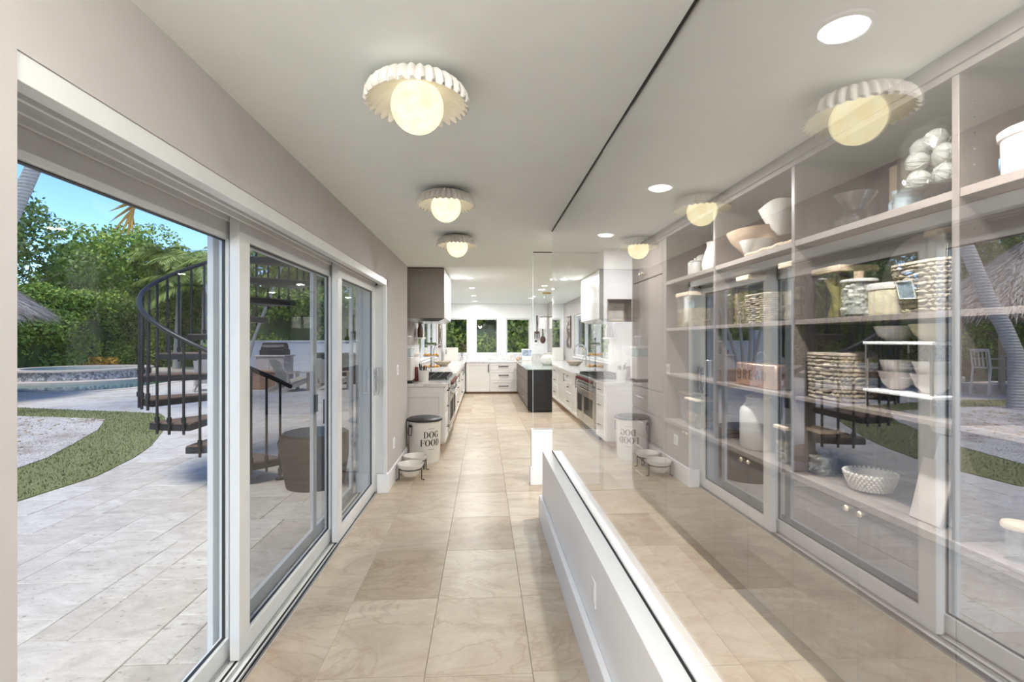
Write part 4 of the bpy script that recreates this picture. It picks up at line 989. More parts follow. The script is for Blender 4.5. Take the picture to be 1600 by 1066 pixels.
o = MB().box(-.004, 0, -.03, .03, -.03, .03).build('label_plate', M['screen'], t, (-.108, .02, .08)); o.rotation_euler = (0, R(-14), 0)
o = MB().tube([(-.005, -.032, -.032), (-.005, .032, -.03), (-.005, .03, .032), (-.005, -.033, .03)], .003, 5, True).build('label_cord', M['ceramic'], t, (-.108, .02, .08)); o.rotation_euler = (0, R(-14), 0)
t = thing('snack_packet', 'dark red and white snack packet behind the cream crock', 'packet', (1.70, 1.80, Z2)); box(-.015, .015, -.03, .03, 0, .17).build('packet', M['redknob'], t, bev=.005)
# third shelf
t = thing('bread_box', 'hammered copper bread box lettered BREAD with a thin arched handle', 'bread box', (1.60, 2.66, Z3))
box(-.065, .065, -.20, .20, 0, .135).build('box', M['copper'], t, bev=.012)
MB().tube([(-.02, -.055, .17), (-.02, -.03, .193), (-.02, 0, .20), (-.02, .03, .193), (-.02, .055, .17)], .003, 6).build('handle_arch', M['chrome'], t)
MB().cyl((-.02, -.055, .135), (-.02, -.055, .17), .003, n=6).cyl((-.02, .055, .135), (-.02, .055, .17), .003, n=6).build('handle_posts', M['chrome'], t)
LT = MB()
def stroke(pts, y0, h=.055, x=-.067):  # letters read from the passage: +x of the glyph runs towards -y
    LT.tube([(x, y0 - px * h, .04 + pz * h) for px, pz in pts], .0021, 5)
def glyph(c, y0):
    arc = lambda cx, cz, rx, rz, a0, a1: [(cx + rx * math.cos(a), cz + rz * math.sin(a)) for a in np.linspace(R(a0), R(a1), 10)]
    if c == 'B': stroke([(0, 0), (0, 1)], y0); stroke([(0, 1), (.25, 1)] + arc(.25, .75, .25, .25, 90, -90) + [(0, .5)], y0); stroke([(0, .5), (.3, .5)] + arc(.3, .25, .25, .25, 90, -90) + [(0, 0)], y0)
    if c == 'R': stroke([(0, 0), (0, 1)], y0); stroke([(0, 1), (.25, 1)] + arc(.25, .75, .25, .25, 90, -90) + [(0, .5)], y0); stroke([(.25, .5), (.55, 0)], y0)
    if c == 'E': stroke([(.5, 1), (0, 1), (0, 0), (.5, 0)], y0); stroke([(0, .5), (.42, .5)], y0)
    if c == 'A': stroke([(0, 0), (.35, 1), (.7, 0)], y0); stroke([(.14, .36), (.56, .36)], y0)
    if c == 'D': stroke([(0, 0), (0, 1), (.2, 1)] + arc(.2, .5, .42, .5, 90, -90) + [(0, 0)], y0)
for i, c in enumerate('BREAD'): glyph(c, .165 - i * .062)
LT.build('lettering', M['ink'], t)
weave_box('rectangular rope basket with a dark woven band on the third shelf', (1.60, 2.07, Z3), .16, .24, .20, 1.04, rows=11, accent='gasket')
t = thing('bowl_rack', 'two-tier white shelf rack holding nested bowls on the third shelf', 'rack', (1.62, 1.70, Z3))
for z in (.062, .25): box(-.10, .10, -.15, .15, z, z + .012).build('tier', M['white'], t, bev=.003)
for x in (-.09, .09):
    for y in (-.14, .14): box(x - .004, x + .004, y - .004, y + .004, 0, .2495).build('leg', M['chrome'], t)
zt1, zt2 = Z3 + .075, Z3 + .263
def bowl(label, loc, r, h, m='ceramic', group=None): return lathe_thing('serving_bowl', label, 'bowl', loc, [('bowl', [(0, 0), (r * .4, 0), (r * .75, h * .35), (r, h), (r * .95, h), (r * .7, h * .4), (r * .3, h * .1), (0, h * .1)], m)], group)
bowl('white bowl on top of the two-tier rack, left one', (1.60, 1.78, zt2), .075, .058)
bowl('pale cream bowl on top of the two-tier rack, right one', (1.60, 1.62, zt2), .075, .062, 'paper')
bowl('patterned grey bowl on the lower rack tier, left one', (1.60, 1.775, zt1), .062, .07, 'stonec')
bowl('patterned grey bowl on the lower rack tier, right one', (1.60, 1.63, zt1), .062, .07, 'stonec')
bowl('white footed bowl nested in the left patterned bowl', (1.60, 1.775, zt1 + .045), .058, .07)
bowl('white footed bowl nested in the right patterned bowl', (1.60, 1.63, zt1 + .045), .058, .07)
t = thing('rattan_tray', 'round open-weave rattan tray standing behind the bowl rack', 'tray', (1.84, 1.86, Z3 + .172))
m_ = MB(); rt_ = .165
m_.tube([(0, rt_ * math.cos(a), rt_ * math.sin(a)) for a in np.linspace(0, 6.283, 48)[:-1]], .007, 6, True)
m_.build('rim', M['straw'], t); m_ = MB()
for q in range(-9, 10):
    c_ = q * .0175; L_ = math.sqrt(max(rt_ ** 2 - c_ ** 2, 0)); s2 = math.sqrt(.5)
    for sg in (1, -1): m_.tube([(.003 * sg, (c_ * s2 - L_ * s2) * 1, (c_ * s2 + L_ * s2) * sg), (.003 * sg, (c_ * s2 + L_ * s2), (c_ * s2 - L_ * s2) * sg)], .0033, 5)
m_.build('lattice', M['straw'], t)
lathe_thing('tin_caddy', 'narrow steel tin on the third shelf, farthest bay', 'tin', (1.62, 3.35, Z3), [('body', [(0, 0), (.04, 0), (.04, .12), (.036, .125), (0, .125)], 'steel')])
# counter level
def bag_can(label, loc, fm, d=.16, h=.17, fill=.8): return canister(label, loc, d, h, lid=.016, fill=fill, fm=fm)
bag_can('low glass canister of blue snack packets on the pantry counter, farthest bay', (1.66, 3.72, Z4), 'blue', .17, .21)
bag_can('low glass canister of golden snacks on the pantry counter, beside the blue one', (1.60, 3.44, Z4), 'foodgrain', .18, .19, .5)
t = lathe_thing('white_milk_churn', 'tall white churn-shaped ceramic jar on the pantry counter', 'jar', (1.61, 2.74, Z4),
    [('body', [(0, 0), (.095, 0), (.10, .01), (.10, .21), (.095, .235), (.068, .268), (.066, .29), (.074, .30), (.068, .30), (.06, .285), (.06, .262), (.088, .22), (.09, .02), (0, .01)], 'ceramic'), ('lid', [(0, .335), (.012, .335), (.014, .322), (.06, .315), (.072, .301), (0, .3)], 'bowlwood')])
t = thing('cooling_rack', 'curved dark wire rack lying on the pantry counter by the churn jar', 'rack', (1.64, 3.12, Z4))
m_ = MB()
for q in range(15): y = -.14 + q * .02; m_.tube([(-.11, y, .02), (-.05, y, .034), (.05, y, .034), (.11, y, .02)], .0028, 5)
for x in (-.11, .11): m_.tube([(x, -.145, .02), (x, .145, .02)], .004, 6)
for x in (-.11, .11):
    for y in (-.14, .14): m_.cyl((x, y, 0), (x, y, .02), .004, n=6)
m_.build('wires', M['vinyl'], t)
canister('narrow glass canister with wooden lid on the counter beside the divider', (1.58, 2.41, Z4), .09, .17, lid=.02, fill=.6, fm='bowlwood')
canister('glass canister with wooden base and lid on the counter, middle bay', (1.60, 2.18, Z4), .10, .20, lid=.02, fill=.4, fm='plaster')
t = bowl('white openwork beaded bowl on the pantry counter, middle bay', (1.62, 1.93, Z4), .092, .075)
m_ = MB()
for q in range(7):
    z = .014 + q * .0105; r_ = .092 * (.62 + .4 * (z / .075) ** .6)
    for j in range(34): a = (j + .5 * (q % 2)) * 2 * math.pi / 34; m_.sph((r_ * math.cos(a), r_ * math.sin(a), z), .0062, 6, 4)
m_.build('beads', M['pearl'], t)['kind'] = 'stuff'
t = thing('marble_board', 'white rectangular serving board leaning on the shelf back above the counter', 'cutting board', (1.575, 1.555, Z4)); o = box(-.009, .009, -.09, .09, 0, .30).build('board', M['ceramic'], t, bev=.006); o.rotation_euler = (0, R(14), 0)
t = thing('glass_board', 'pale glass tray leaning in front of the white serving board', 'tray', (1.53, 1.585, Z4)); o = box(-.005, .005, -.06, .06, 0, .22).build('board', M['stonec'], t, bev=.003); o.rotation_euler = (0, R(14), 0)
t = lathe_thing('pedestal_dish', 'white low oval pedestal dish on the counter under the bowl rack', 'dish', (1.78, 1.66, Z4), [('dish', [(0, 0), (.05, 0), (.02, .02), (.02, .27), (.11, .29), (.12, .315), (.115, .315), (.1, .3), (0, .295)], 'ceramic')])
rjar('small glass jar with a wooden lid at the right end of the counter', (1.54, 1.30, Z4), .034, .09, lid=.016)

# ------------------------------------------------------------------ outdoors
POOL = [(-21, 16.6), (-17.2, 16.2), (-14.4, 15.5), (-12.2, 14.6), (-11.0, 15.6), (-11.1, 17.5), (-11.3, 20.2), (-11.5, 23.0), (-14.8, 24.4), (-18.5, 23.6), (-22, 21)]
TURF = [(-4.33, 4.66), (-4.25, 5.54), (-4.45, 6.4), (-4.7, 7.1), (-5.4, 8.5), (-6.2, 9.75), (-6.6, 10.2), (-8.35, 10.7), (-10.5, 11.3), (-12.3, 11.2), (-13.8, 10.1), (-14.4, 8.2), (-14.0, 5.8), (-12.8, 3.6), (-10.8, 1.9), (-8.4, 1.2), (-6.2, 1.6), (-4.9, 3.0)]
GRAV = [(-5.3, 5.4), (-5.5, 6.4), (-5.85, 7.2), (-6.4, 8.4), (-7.1, 9.45), (-8.2, 9.75), (-9.4, 10.0), (-11.2, 10.2), (-12.6, 9.5), (-13.2, 8.0), (-12.8, 6.0), (-11.8, 4.2), (-10.2, 2.9), (-8.4, 2.3), (-6.6, 2.7), (-5.6, 4.0)]
def inside(p, poly):
    x, y = p; c_ = False; n = len(poly)
    for i in range(n):
        (x0, y0), (x1, y1) = poly[i], poly[i - 1]
        if (y0 > y) != (y1 > y) and x < (x1 - x0) * (y - y0) / (y1 - y0) + x0: c_ = not c_
    return c_
pt = struct('patio', box(-60, -1.262, -30, 60, -0.4, -0.13), M['soil'])
g = .203; X0, Y0 = -1.265, -6.0; nx, ny = 108, 165
occ = np.zeros((nx, ny), bool); pcs = []
sizes = [(3, 2)] * 5 + [(2, 3)] * 2 + [(2, 2)] * 3 + [(3, 3)] * 2 + [(1, 2)] + [(2, 1)] + [(4, 2)] * 3
prnd = random.Random(3)
for j in range(ny):
    for i in range(nx):
        if occ[i, j]: continue
        sz = sizes[:]; prnd.shuffle(sz); sz.append((1, 1))
        for (a, b) in sz:
            if i + a <= nx and j + b <= ny and not occ[i:i + a, j:j + b].any():
                occ[i:i + a, j:j + b] = True
                x1 = X0 - i * g; x0 = x1 - a * g; ya = Y0 + j * g; yb = ya + b * g
                pcs.append((x0, x1, ya, yb, a, b)); break
def keep(p):
    cx, cy = (p[0] + p[1]) / 2, (p[2] + p[3]) / 2
    pts = [(cx, cy), (p[0], p[2]), (p[1], p[3]), (p[0], p[3]), (p[1], p[2])]
    if any(inside(q, POOL) for q in pts): return False
    return not all(inside(q, TURF) for q in pts)
pcs = [p for p in pcs if keep(p)]
def weight(p):
    cx, cy = (p[0] + p[1]) / 2, (p[2] + p[3]) / 2
    if cy < 0.6 or (-cx) > 2.0 + 1.3 * cy: return 1e9
    return math.hypot(cx, cy)
pcs.sort(key=weight)
pmesh = {}
for p in pcs[:290]:
    key = (p[4], p[5])
    if key not in pmesh:
        w_, l_ = p[4] * g / 2 - .002, p[5] * g / 2 - .002
        mb = MB(); e = .004; o_ = [(-w_, -l_), (w_, -l_), (w_, l_), (-w_, l_)]; i_ = [(-w_ + e, -l_ + e), (w_ - e, -l_ + e), (w_ - e, l_ - e), (-w_ + e, l_ - e)]
        mb.add([(x, y, -.13) for x, y in o_] + [(x, y, -.004) for x, y in o_] + [(x, y, 0) for x, y in i_], [(q, (q + 1) % 4, 4 + (q + 1) % 4, 4 + q) for q in range(4)] + [(4 + q, 4 + (q + 1) % 4, 8 + (q + 1) % 4, 8 + q) for q in range(4)] + [(8, 9, 10, 11)])
        pmesh[key] = mb.mesh('paver', M['paver'], False)
    o = bpy.data.objects.new('paver', pmesh[key]); COL.objects.link(o); o.parent = pt
    o.location = ((p[0] + p[1]) / 2, (p[2] + p[3]) / 2, prnd.uniform(-.0015, .0015) - .002)
mb = MB()
for p in pcs[290:]:
    z = prnd.uniform(-.003, -.0005); e = .0025; mb.box(p[0] + e, p[1] - e, p[2] + e, p[3] - e, -.12, z)
o = mb.build('paver_field', M['pavers'], pt, smooth=False); o['kind'] = 'stuff'
# pavement further out, as one slab around the pool, with a pool hole left open
struct('patio_edge', MB().box(-60, -23.2, -30, 60, -.13, -.004).box(-23.2, -1.4, 27.5, 60, -.13, -.004).box(-23.2, -1.27, -30, -6, -.13, -.004).box(-1.26, 30, -30, -3.3, -.13, -.01).box(-1.4, 30, 14.4, 60, -.13, -.02), M['pavers'])
# pool
pw = struct('pool_water', MB().prism(POOL, -.125, -.07), M['water'])
pool = thing('pool_coping', 'pale stone coping around the free-form swimming pool', 'coping')
cp_ = []
n = len(POOL)
for i in range(n):
    p0, p1, p2, p3 = (Vector(POOL[(i + q) % n]) for q in (-1, 0, 1, 2))
    for t_ in (0, .25, .5, .75):
        a_ = .5 * ((2 * p1) + (p2 - p0) * t_ + (2 * p0 - 5 * p1 + 4 * p2 - p3) * t_ ** 2 + (-p0 + 3 * p1 - 3 * p2 + p3) * t_ ** 3); cp_.append(a_)
m_ = MB(); ctr = Vector((-15.8, 19.5)); N_ = len(cp_); vs = []
for p in cp_:
    d = (p - ctr).normalized(); a_, b_ = p - d * .12, p + d * .28
    vs += [(a_.x, a_.y, -.12), (a_.x, a_.y, .012), (b_.x, b_.y, .012), (b_.x, b_.y, -.12)]
m_.add(vs, [(4 * i + q, 4 * i + q + 1, 4 * ((i + 1) % N_) + q + 1, 4 * ((i + 1) % N_) + q) for i in range(N_) for q in range(3)])
m_.build('coping_ring', M['stonec'], pool)
spa = thing('raised_spa', 'round raised spa clad in grey-blue mosaic beside the pool', 'spa', (-16.05, 20.3, -.1))
MB().lathe([(2.2, 0), (2.2, .44)], n=72).build('mosaic_wall', M['mosaic'], spa)
MB().lathe([(1.80, .38), (1.80, .49), (2.28, .49), (2.28, .43), (2.2, .43)], n=72).build('coping', M['stonec'], spa)
MB().lathe([(2.19, .0), (2.19, .112), (2.95, .112), (2.95, 0)], n=72).build('deck_ring', M['stonec'], spa)
MB().cyl((0, 0, .34), (0, 0, .41), 1.81, n=48).build('water', M['water'], spa)
MB().lathe([(1.8, .1), (1.8, .38)], n=48).build('inner_wall', M['mosaic'], spa)
# turf ring and gravel
tf = struct('lawn', MB().prism(TURF, -.13, .008), M['turf'], smooth=False)
gv = struct('gravel_bed', MB().prism(GRAV, .0, .016), M['gravel'], smooth=False)
def poly_pts(n, test, x0, x1, y0, y1):
    P = np.stack([rng.uniform(x0, x1, n * 3), rng.uniform(y0, y1, n * 3)], 1); P = [p for p in P if test(p)]; return np.array(P[:n])
P = poly_pts(26000, lambda p: inside(p, TURF) and not inside(p, GRAV), -14.4, -4.2, 1.0, 11.4)
P3 = np.c_[P, np.full(len(P), .008)]; n = len(P3); a = rng.uniform(0, 6.283, n); w_ = np.stack([np.cos(a), np.sin(a), np.zeros(n)], 1) * .006
tip = P3 + np.c_[rng.normal(0, .01, (n, 2)), rng.uniform(.018, .035, n)]
o = bpy.data.objects.new('grass_blades', npmesh('grass_blades', np.stack([P3 - w_, P3 + w_, tip], 1).reshape(-1, 3), 3, M['blade'])); COL.objects.link(o)
tag(o, 'short olive green turf blades in a curved band around the gravel', 'grass', kind='stuff')
P = poly_pts(9000, lambda p: inside(p, GRAV), -13.2, -5.2, 2.3, 10.3)
mb = MB()
for (x, y) in P[:9000]:
    r_ = rr(.010, .028); q = rr(0, 6.28)
    mb.add([(x + r_ * math.cos(q + u), y + r_ * .7 * math.sin(q + u), .014) for u in (0, 1.57, 3.14, 4.71)] + [(x, y, .014 + r_ * .7)], [(0, 1, 4), (1, 2, 4), (2, 3, 4), (3, 0, 4)])
o = mb.build('gravel_stones', M['gravel'], smooth=False); tag(o, 'loose white gravel covering the palm bed', 'gravel', kind='stuff')
m_ = MB()
for q in range(420):
    x, y = poly_pts(1, lambda p: inside(p, GRAV), -13, -5.4, 2.6, 10)[0] if q < 60 else (rr(-11.8, -6.8), rr(5.5, 9.6)); a = rr(0, 6.28); L_ = rr(.02, .09)
    m_.box(x, x + L_ * abs(math.cos(a)) + .006, y, y + L_ * abs(math.sin(a)) + .006, .016, .030)
o = m_.build('leaf_litter', M['bowlwood'], smooth=False); tag(o, 'dry brown leaf litter scattered on the white gravel', 'leaf litter', kind='stuff')

# plants
def crown(lumps, n, size, droop=0.0):
    """lumps: list of (x,y,z,r). leaves on the lump shells"""
    L_ = np.array(lumps); wts = L_[:, 3] ** 2; idx = rng.choice(len(L_), n, p=wts / wts.sum())
    d = rng.normal(size=(n, 3)); d /= np.linalg.norm(d, axis=1)[:, None]
    P = L_[idx, :3] + d * (L_[idx, 3] * rng.uniform(.72, 1.05, n))[:, None]
    return leaf_verts(P, size, .55, d, droop)
def foliage(name, vs, m, parent):
    o = bpy.data.objects.new(name, npmesh(name, vs, 4, M[m])); COL.objects.link(o); o.parent = parent; return o
def hedge(label, x0, x1, y0, y1, h, n, m='leaf_hedge', lump=.55):
    t = thing('hedge', label, 'hedge', ((x0 + x1) / 2, (y0 + y1) / 2, 0), 0, None)
    cx, cy = (x0 + x1) / 2, (y0 + y1) / 2; L_ = []
    nl = int(((x1 - x0) * (y1 - y0) ** .5 + (y1 - y0)) * 9 + 20)
    for q in range(nl):
        L_.append((rr(x0, x1) - cx, rr(y0, y1) - cy, rr(.1, h - .2) if rr(0, 1) > .3 else h - rr(.1, .6), rr(.35, lump + .25)))
    foliage('foliage', crown(L_, int(n * 2.2), .16), m, t)
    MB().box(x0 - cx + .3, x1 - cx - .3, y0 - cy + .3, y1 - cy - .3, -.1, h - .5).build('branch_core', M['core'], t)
    return t
hedge('long clipped green hedge behind the pool on the far left', -20.6, -19.3, 3, 20, 3.6, 30000)
hedge('clipped hedge of brighter green closing the pool garden', -20.6, -19.3, 20, 28, 3.7, 22000)
hedge('yellow-green hedge behind the raised spa', -21.5, -11, 27.4, 28.8, 3.6, 24000, 'leaf_yellow')
hedge('dark green hedge behind the white garden wall', -11, 1, 20.6, 22.0, 3.4, 20000)
hedge('clipped green hedge outside the kitchen windows', -3.5, 5.0, 16.6, 17.6, 4.0, 30000)
hedge('green hedge at the near left end of the garden', -20.6, -19.3, -8, 3, 3.6, 12000)
def tree(label, x, y, h, r, n, m, size=.22, lumps=16, trunk=True):
    t = thing('tree', label, 'tree', (x, y, 0)); L_ = []
    for q in range(lumps):
        a = rr(0, 6.28); k2 = rr(0, 1) ** .5 * r * .8; z = rr(h * .38, h * .88); f = 1 - abs(z / h - .6) * .9
        L_.append((k2 * math.cos(a) * f, k2 * math.sin(a) * f, z, rr(.28, .5) * r))
    foliage('crown', crown(L_, n, size, .3), m, t)
    m_ = MB().tube([(0, 0, -.1), (rr(-.1, .1), rr(-.1, .1), h * .3), (rr(-.3, .3), rr(-.3, .3), h * .55)], [.22, .16, .1], 8)
    for q in range(6): L2 = random.choice(L_); m_.tube([(0, 0, h * .28), (L2[0] * .5, L2[1] * .5, h * .45), L2[:3]], [.1, .06, .03], 6)
    m_.build('trunk', M['bowlwood'], t); return t
TL_ = [('tall dark tree at the far left of the garden', -24.0, 19.5, 9.0, 4.2, 'leaf_dark'), ('broad dark evergreen tree behind the left hedge', -24, 24.5, 9.2, 4.4, 'leaf_dark'),
       ('olive green tree with reddish tips behind the hedge', -22.5, 29.5, 8.6, 3.8, 'leaf_hedge'), ('rounded yellow-green tree beyond the spa', -18.6, 31.0, 6.8, 3.0, 'leaf_yellow'),
       ('low bright tree left of the staircase', -15.0, 32.0, 5.2, 2.6, 'leaf_yellow'), ('dark tree standing behind the thatched hut', -24.5, 12.5, 8.5, 4.2, 'leaf_dark'),
       ('dark bushy tree above the thatch at the right of the reflection', -25, 5.5, 9.0, 4.4, 'leaf_dark'), ('tree behind the white garden wall, left one', -9.5, 25.0, 6.5, 2.8, 'leaf_dark'),
       ('tree behind the white garden wall, middle one', -5.5, 25.5, 7.2, 3.0, 'leaf_hedge'), ('tree behind the white garden wall, right one', -1.5, 26, 7.0, 3.0, 'leaf_dark'),
       ('thin-leaved tree at the garden corner', -25.5, 33.5, 7.6, 3.8, 'leaf_hedge'), ('dark tree nearest the house on the left', -25, -2.5, 8.5, 4.2, 'leaf_dark')]
for l, x, y, h, r, m in TL_: tree(l, x, y, h, r, 11000, m, .24)
def frond_verts(o, az, el, L_, droop, nl=46, lw=.045, ll=.6):
    """returns rachis path and leaflet quads"""
    path = []; p = Vector(o); e_ = el; st = L_ / 10
    for i in range(11):
        path.append(tuple(p)); p = p + Vector((math.cos(az) * math.cos(e_), math.sin(az) * math.cos(e_), math.sin(e_))) * st; e_ -= droop / 10
    vs = []; A = np.array(path)
    side = np.array((-math.sin(az), math.cos(az), 0))
    for i in range(nl):
        u = (i + 1) / nl * 9.6; k2 = int(u); f = u - k2; b = A[k2] * (1 - f) + A[min(k2 + 1, 10)] * f; d = A[min(k2 + 1, 10)] - A[k2]; d = d / (np.linalg.norm(d) + 1e-6)
        lw = min(lw, .055); l2 = ll * (math.sin(math.pi * (.12 + .82 * i / nl)) ** .6)
        for s_ in (-1, 1):
            v_ = side * s_ * .9 + d * .55 + np.array((0, 0, -.38 + rr(-.12, .12))); v_ = v_ / np.linalg.norm(v_)
            nrm = np.cross(v_, d); nrm /= np.linalg.norm(nrm) + 1e-6; w2 = np.cross(nrm, v_) * lw * .5
            mid = b + v_ * l2 * .5; tip = b + v_ * l2 + np.array((0, 0, -.08 * l2))
            vs += [b, mid + w2, tip, mid - w2]
    return path, vs
def palm(label, x, y, trunk_pts, r0, nf, L_, m='leaf_palm', group=None, seed=1, lw=.06, ll=.6, el=(.1, 1.1), name='palm_tree'):
    rs = random.Random(seed); t = thing(name, label, 'palm', (x, y, 0), 0, group)
    MB().tube(trunk_pts, [r0 * (1.25 if i == 0 else 1) * (1 - .35 * i / len(trunk_pts)) for i in range(len(trunk_pts))], 14).build('trunk', M['palmbark'], t)
    top = trunk_pts[-1]
    for q in range(nf):
        az = q * 2.399 + rs.uniform(-.2, .2); el_ = rs.uniform(*el)
        path, vs = frond_verts(top, az, el_, L_ * rs.uniform(.85, 1.1), rs.uniform(1.2, 2.0), lw=lw, ll=ll)
        f = foliage('frond', np.array(vs), m, t)
        MB().tube(path, [.02 * (1 - i / 12) for i in range(11)], 4).build('rachis', M['leaf_yellow'], f)
    return t
lean = palm('leaning coconut palm with a grey trunk in the gravel bed', -10.37, 9.75, [(0.0, 0, -.05), (.03, 0, .25), (.0, 0, 1.1), (.32, 0, 1.8), (.66, 0, 2.35), (1.17, 0, 3.5), (1.55, 0, 4.34), (1.79, 0, 4.9), (2.1, 0, 6.4), (2.2, 0, 7.2)], .155, 14, 2.4, 'leaf_palm', seed=4, ll=.55, el=(.3, 1.3))
palm('full feathery palm just beyond the hedge beside the staircase', -14.2, 25.3, [(0, 0, -.1), (.1, 0, 2), (.1, 0, 4.2)], .2, 20, 3.4, seed=2, lw=.09, ll=.9)
palm('slender palm above the spa, left one of two', -19.0, 28.4, [(0, 0, -.1), (.2, 0, 3), (.6, 0, 6.3)], .10, 13, 1.9, seed=5, lw=.08, ll=.5)
palm('slender palm above the spa, right one of two', -17.4, 28.6, [(0, 0, -.1), (.1, 0, 3), (.3, 0, 5.9)], .10, 13, 1.9, seed=6, lw=.08, ll=.5)
palm('tall arching palm between the slender palms and the stair', -16.2, 26.4, [(0, 0, -.1), (.1, 0, 2.5), (.2, 0, 5.4)], .16, 18, 2.9, seed=12, lw=.09, ll=.8)
palm('bushy palm rising behind the white garden wall', -8.6, 23.5, [(0, 0, -.1), (.1, 0, 2.4), (.1, 0, 4.2)], .16, 16, 2.6, seed=8, lw=.09, ll=.7)
m_ = thing('palm_clump', 'clump of four thin leaning grey palm trunks before the white wall', 'palm', (-8.9, 17.9, 0))
for q, (dx, dy) in enumerate(((-1.1, .2), (-.25, -.2), (.25, .3), (1.2, .1))):
    MB().tube([(dx * .15, dy * .2, -.05), (dx * .5, dy * .5, 1.6), (dx * 1.3, dy, 4.2)], [.07, .055, .05], 8).build('trunk', M['palmbark'], m_)
    for z in range(7):
        path, vs = frond_verts((dx * 1.3, dy, 4.2), z * .9 + q, rr(.2, 1.1), 1.7, 1.6, nl=20, lw=.08, ll=.45); foliage('frond', np.array(vs), 'leaf_palm', m_)
# palm frond reaching in front of the sky above the first door
fo = Vector((-6.2 + 10.37, 9.0 - 9.75, 3.98))
fr = MB().tube([tuple(fo + Vector(q)) for q in ((-1.97, .75, 3.2), (-.8, .4, 3.0), (.1, .15, 1.9), (.38, 0, .7), (.2, 0, .05), (-.15, 0, -.08))], [.03, .026, .022, .016, .012, .006], 6).build('hanging_frond', M['leaf_yellow'], lean)
fr['label'] = 'golden drooping frond tip'
vs = []
for q in range(26):
    u = q / 25; b0 = np.array(fo) + np.array((.35 - .5 * u, .01 * (q % 2), .18 - .25 * u)); an = R(-200 + 118 * u + (q % 3) * 4); l2 = .42 + .34 * math.sin(math.pi * u)
    v_ = np.array((math.cos(an), .12 * math.sin(q * 2.1), math.sin(an))); w2 = np.array((-math.sin(an), .5, math.cos(an))) * .018
    vs += [b0, b0 + v_ * l2 * .5 - w2, b0 + v_ * l2, b0 + v_ * l2 * .5 + w2]
foliage('leaflets', np.array(vs), 'leaf_gold', fr)
bush = thing('orange_bush', 'small bush with orange and yellow leaves behind the spa', 'bush', (-18.9, 24.4, 0)); foliage('foliage', crown([(rr(-.6, .6), rr(-.6, .6), rr(.2, .5), .3) for q in range(8)], 1500, .14), 'leaf_red', bush)
# thatched hut
hut = thing('thatched_hut', 'round thatched palapa hut with a shaggy conical roof', 'hut', (-14.3, 12.4, 0))
n = 26000; a = rng.uniform(0, 6.283, n); u = rng.uniform(0, 1, n) ** .6; r_ = .1 + 2.75 * u; z_ = 4.5 - 2.25 * u + rng.normal(0, .03, n)
P = np.stack([r_ * np.cos(a), r_ * np.sin(a), z_], 1); d = np.stack([np.cos(a), np.sin(a), np.full(n, -.85)], 1) + rng.normal(0, .22, (n, 3)); d /= np.linalg.norm(d, axis=1)[:, None]
t_ = np.stack([-np.sin(a), np.cos(a), np.zeros(n)], 1) * .012; L_ = rng.uniform(.2, .5, n)[:, None]
foliage('thatch', np.stack([P - t_, P + t_, P + d * L_ + t_ * .3, P + d * L_ - t_ * .3], 1).reshape(-1, 3), 'thatch', hut)
MB().lathe([(0, 4.45), (2.75, 2.2), (2.7, 2.15), (0, 4.3)], n=36).build('roof_core', M['straw'], hut)
for q in range(4): MB().cyl((1.9 * math.cos(q * 1.57 + .4), 1.9 * math.sin(q * 1.57 + .4), -.05), (1.9 * math.cos(q * 1.57 + .4), 1.9 * math.sin(q * 1.57 + .4), 2.8), .08, n=10).build('post', M['bowlwood'], hut)
bart = thing('bar_table', 'pale high bar table under the thatched hut', 'table', (-13.6, 12.2, 0))
box(-.4, .4, -.4, .4, 1.03, 1.08).build('tabletop', M['chairout'], bart, bev=.01)
for x in (-.35, .35):
    for y in (-.35, .35): box(x - .035, x + .035, y - .035, y + .035, 0, 1.03).build('leg', M['chairout'], bart)
def stool(label, loc, rz, proto=[None]):
    if proto[0]: return dup(proto[0], loc, rz, label)
    t = thing('bar_chair', label, 'chair', loc, rz, 'tall slatted bar chairs by the hut'); w_ = .24
    box(-w_, w_, -w_, w_, .72, .76).build('seat', M['chairout'], t, bev=.008)
    for x in (-w_, w_):
        MB().tube([(x, -w_ - .04, 0), (x, -w_, .73), (x, -w_, .98)], [.028, .028, .024], 6).build('leg', M['chairout'], t)
        MB().tube([(x, w_ + .08, 0), (x, w_, .73), (x, w_ + .07, 1.25)], [.028, .028, .024], 6).build('leg', M['chairout'], t)
        box(x - .035, x + .035, -w_ - .03, w_, .97, 1.0).build('armrest', M['chairout'], t, bev=.005)
    for x in np.linspace(-.16, .16, 4): MB().tube([(x, w_, .78), (x, w_ + .05, 1.2)], .02, 5).build('back_slat', M['chairout'], t)
    box(-w_, w_, w_ + .03, w_ + .07, 1.18, 1.26).build('top_rail', M['chairout'], t, bev=.005)
    box(-w_, w_, -w_ - .03, -w_, .28, .32).build('footrest', M['chairout'], t); proto[0] = t; return t
stool('tall sand-coloured bar chair at the right edge of the thatched hut', (-12.75, 12.45, 0), R(-90))
stool('tall sand-coloured bar chair in front of the thatched hut', (-12.9, 11.35, 0), R(-130))
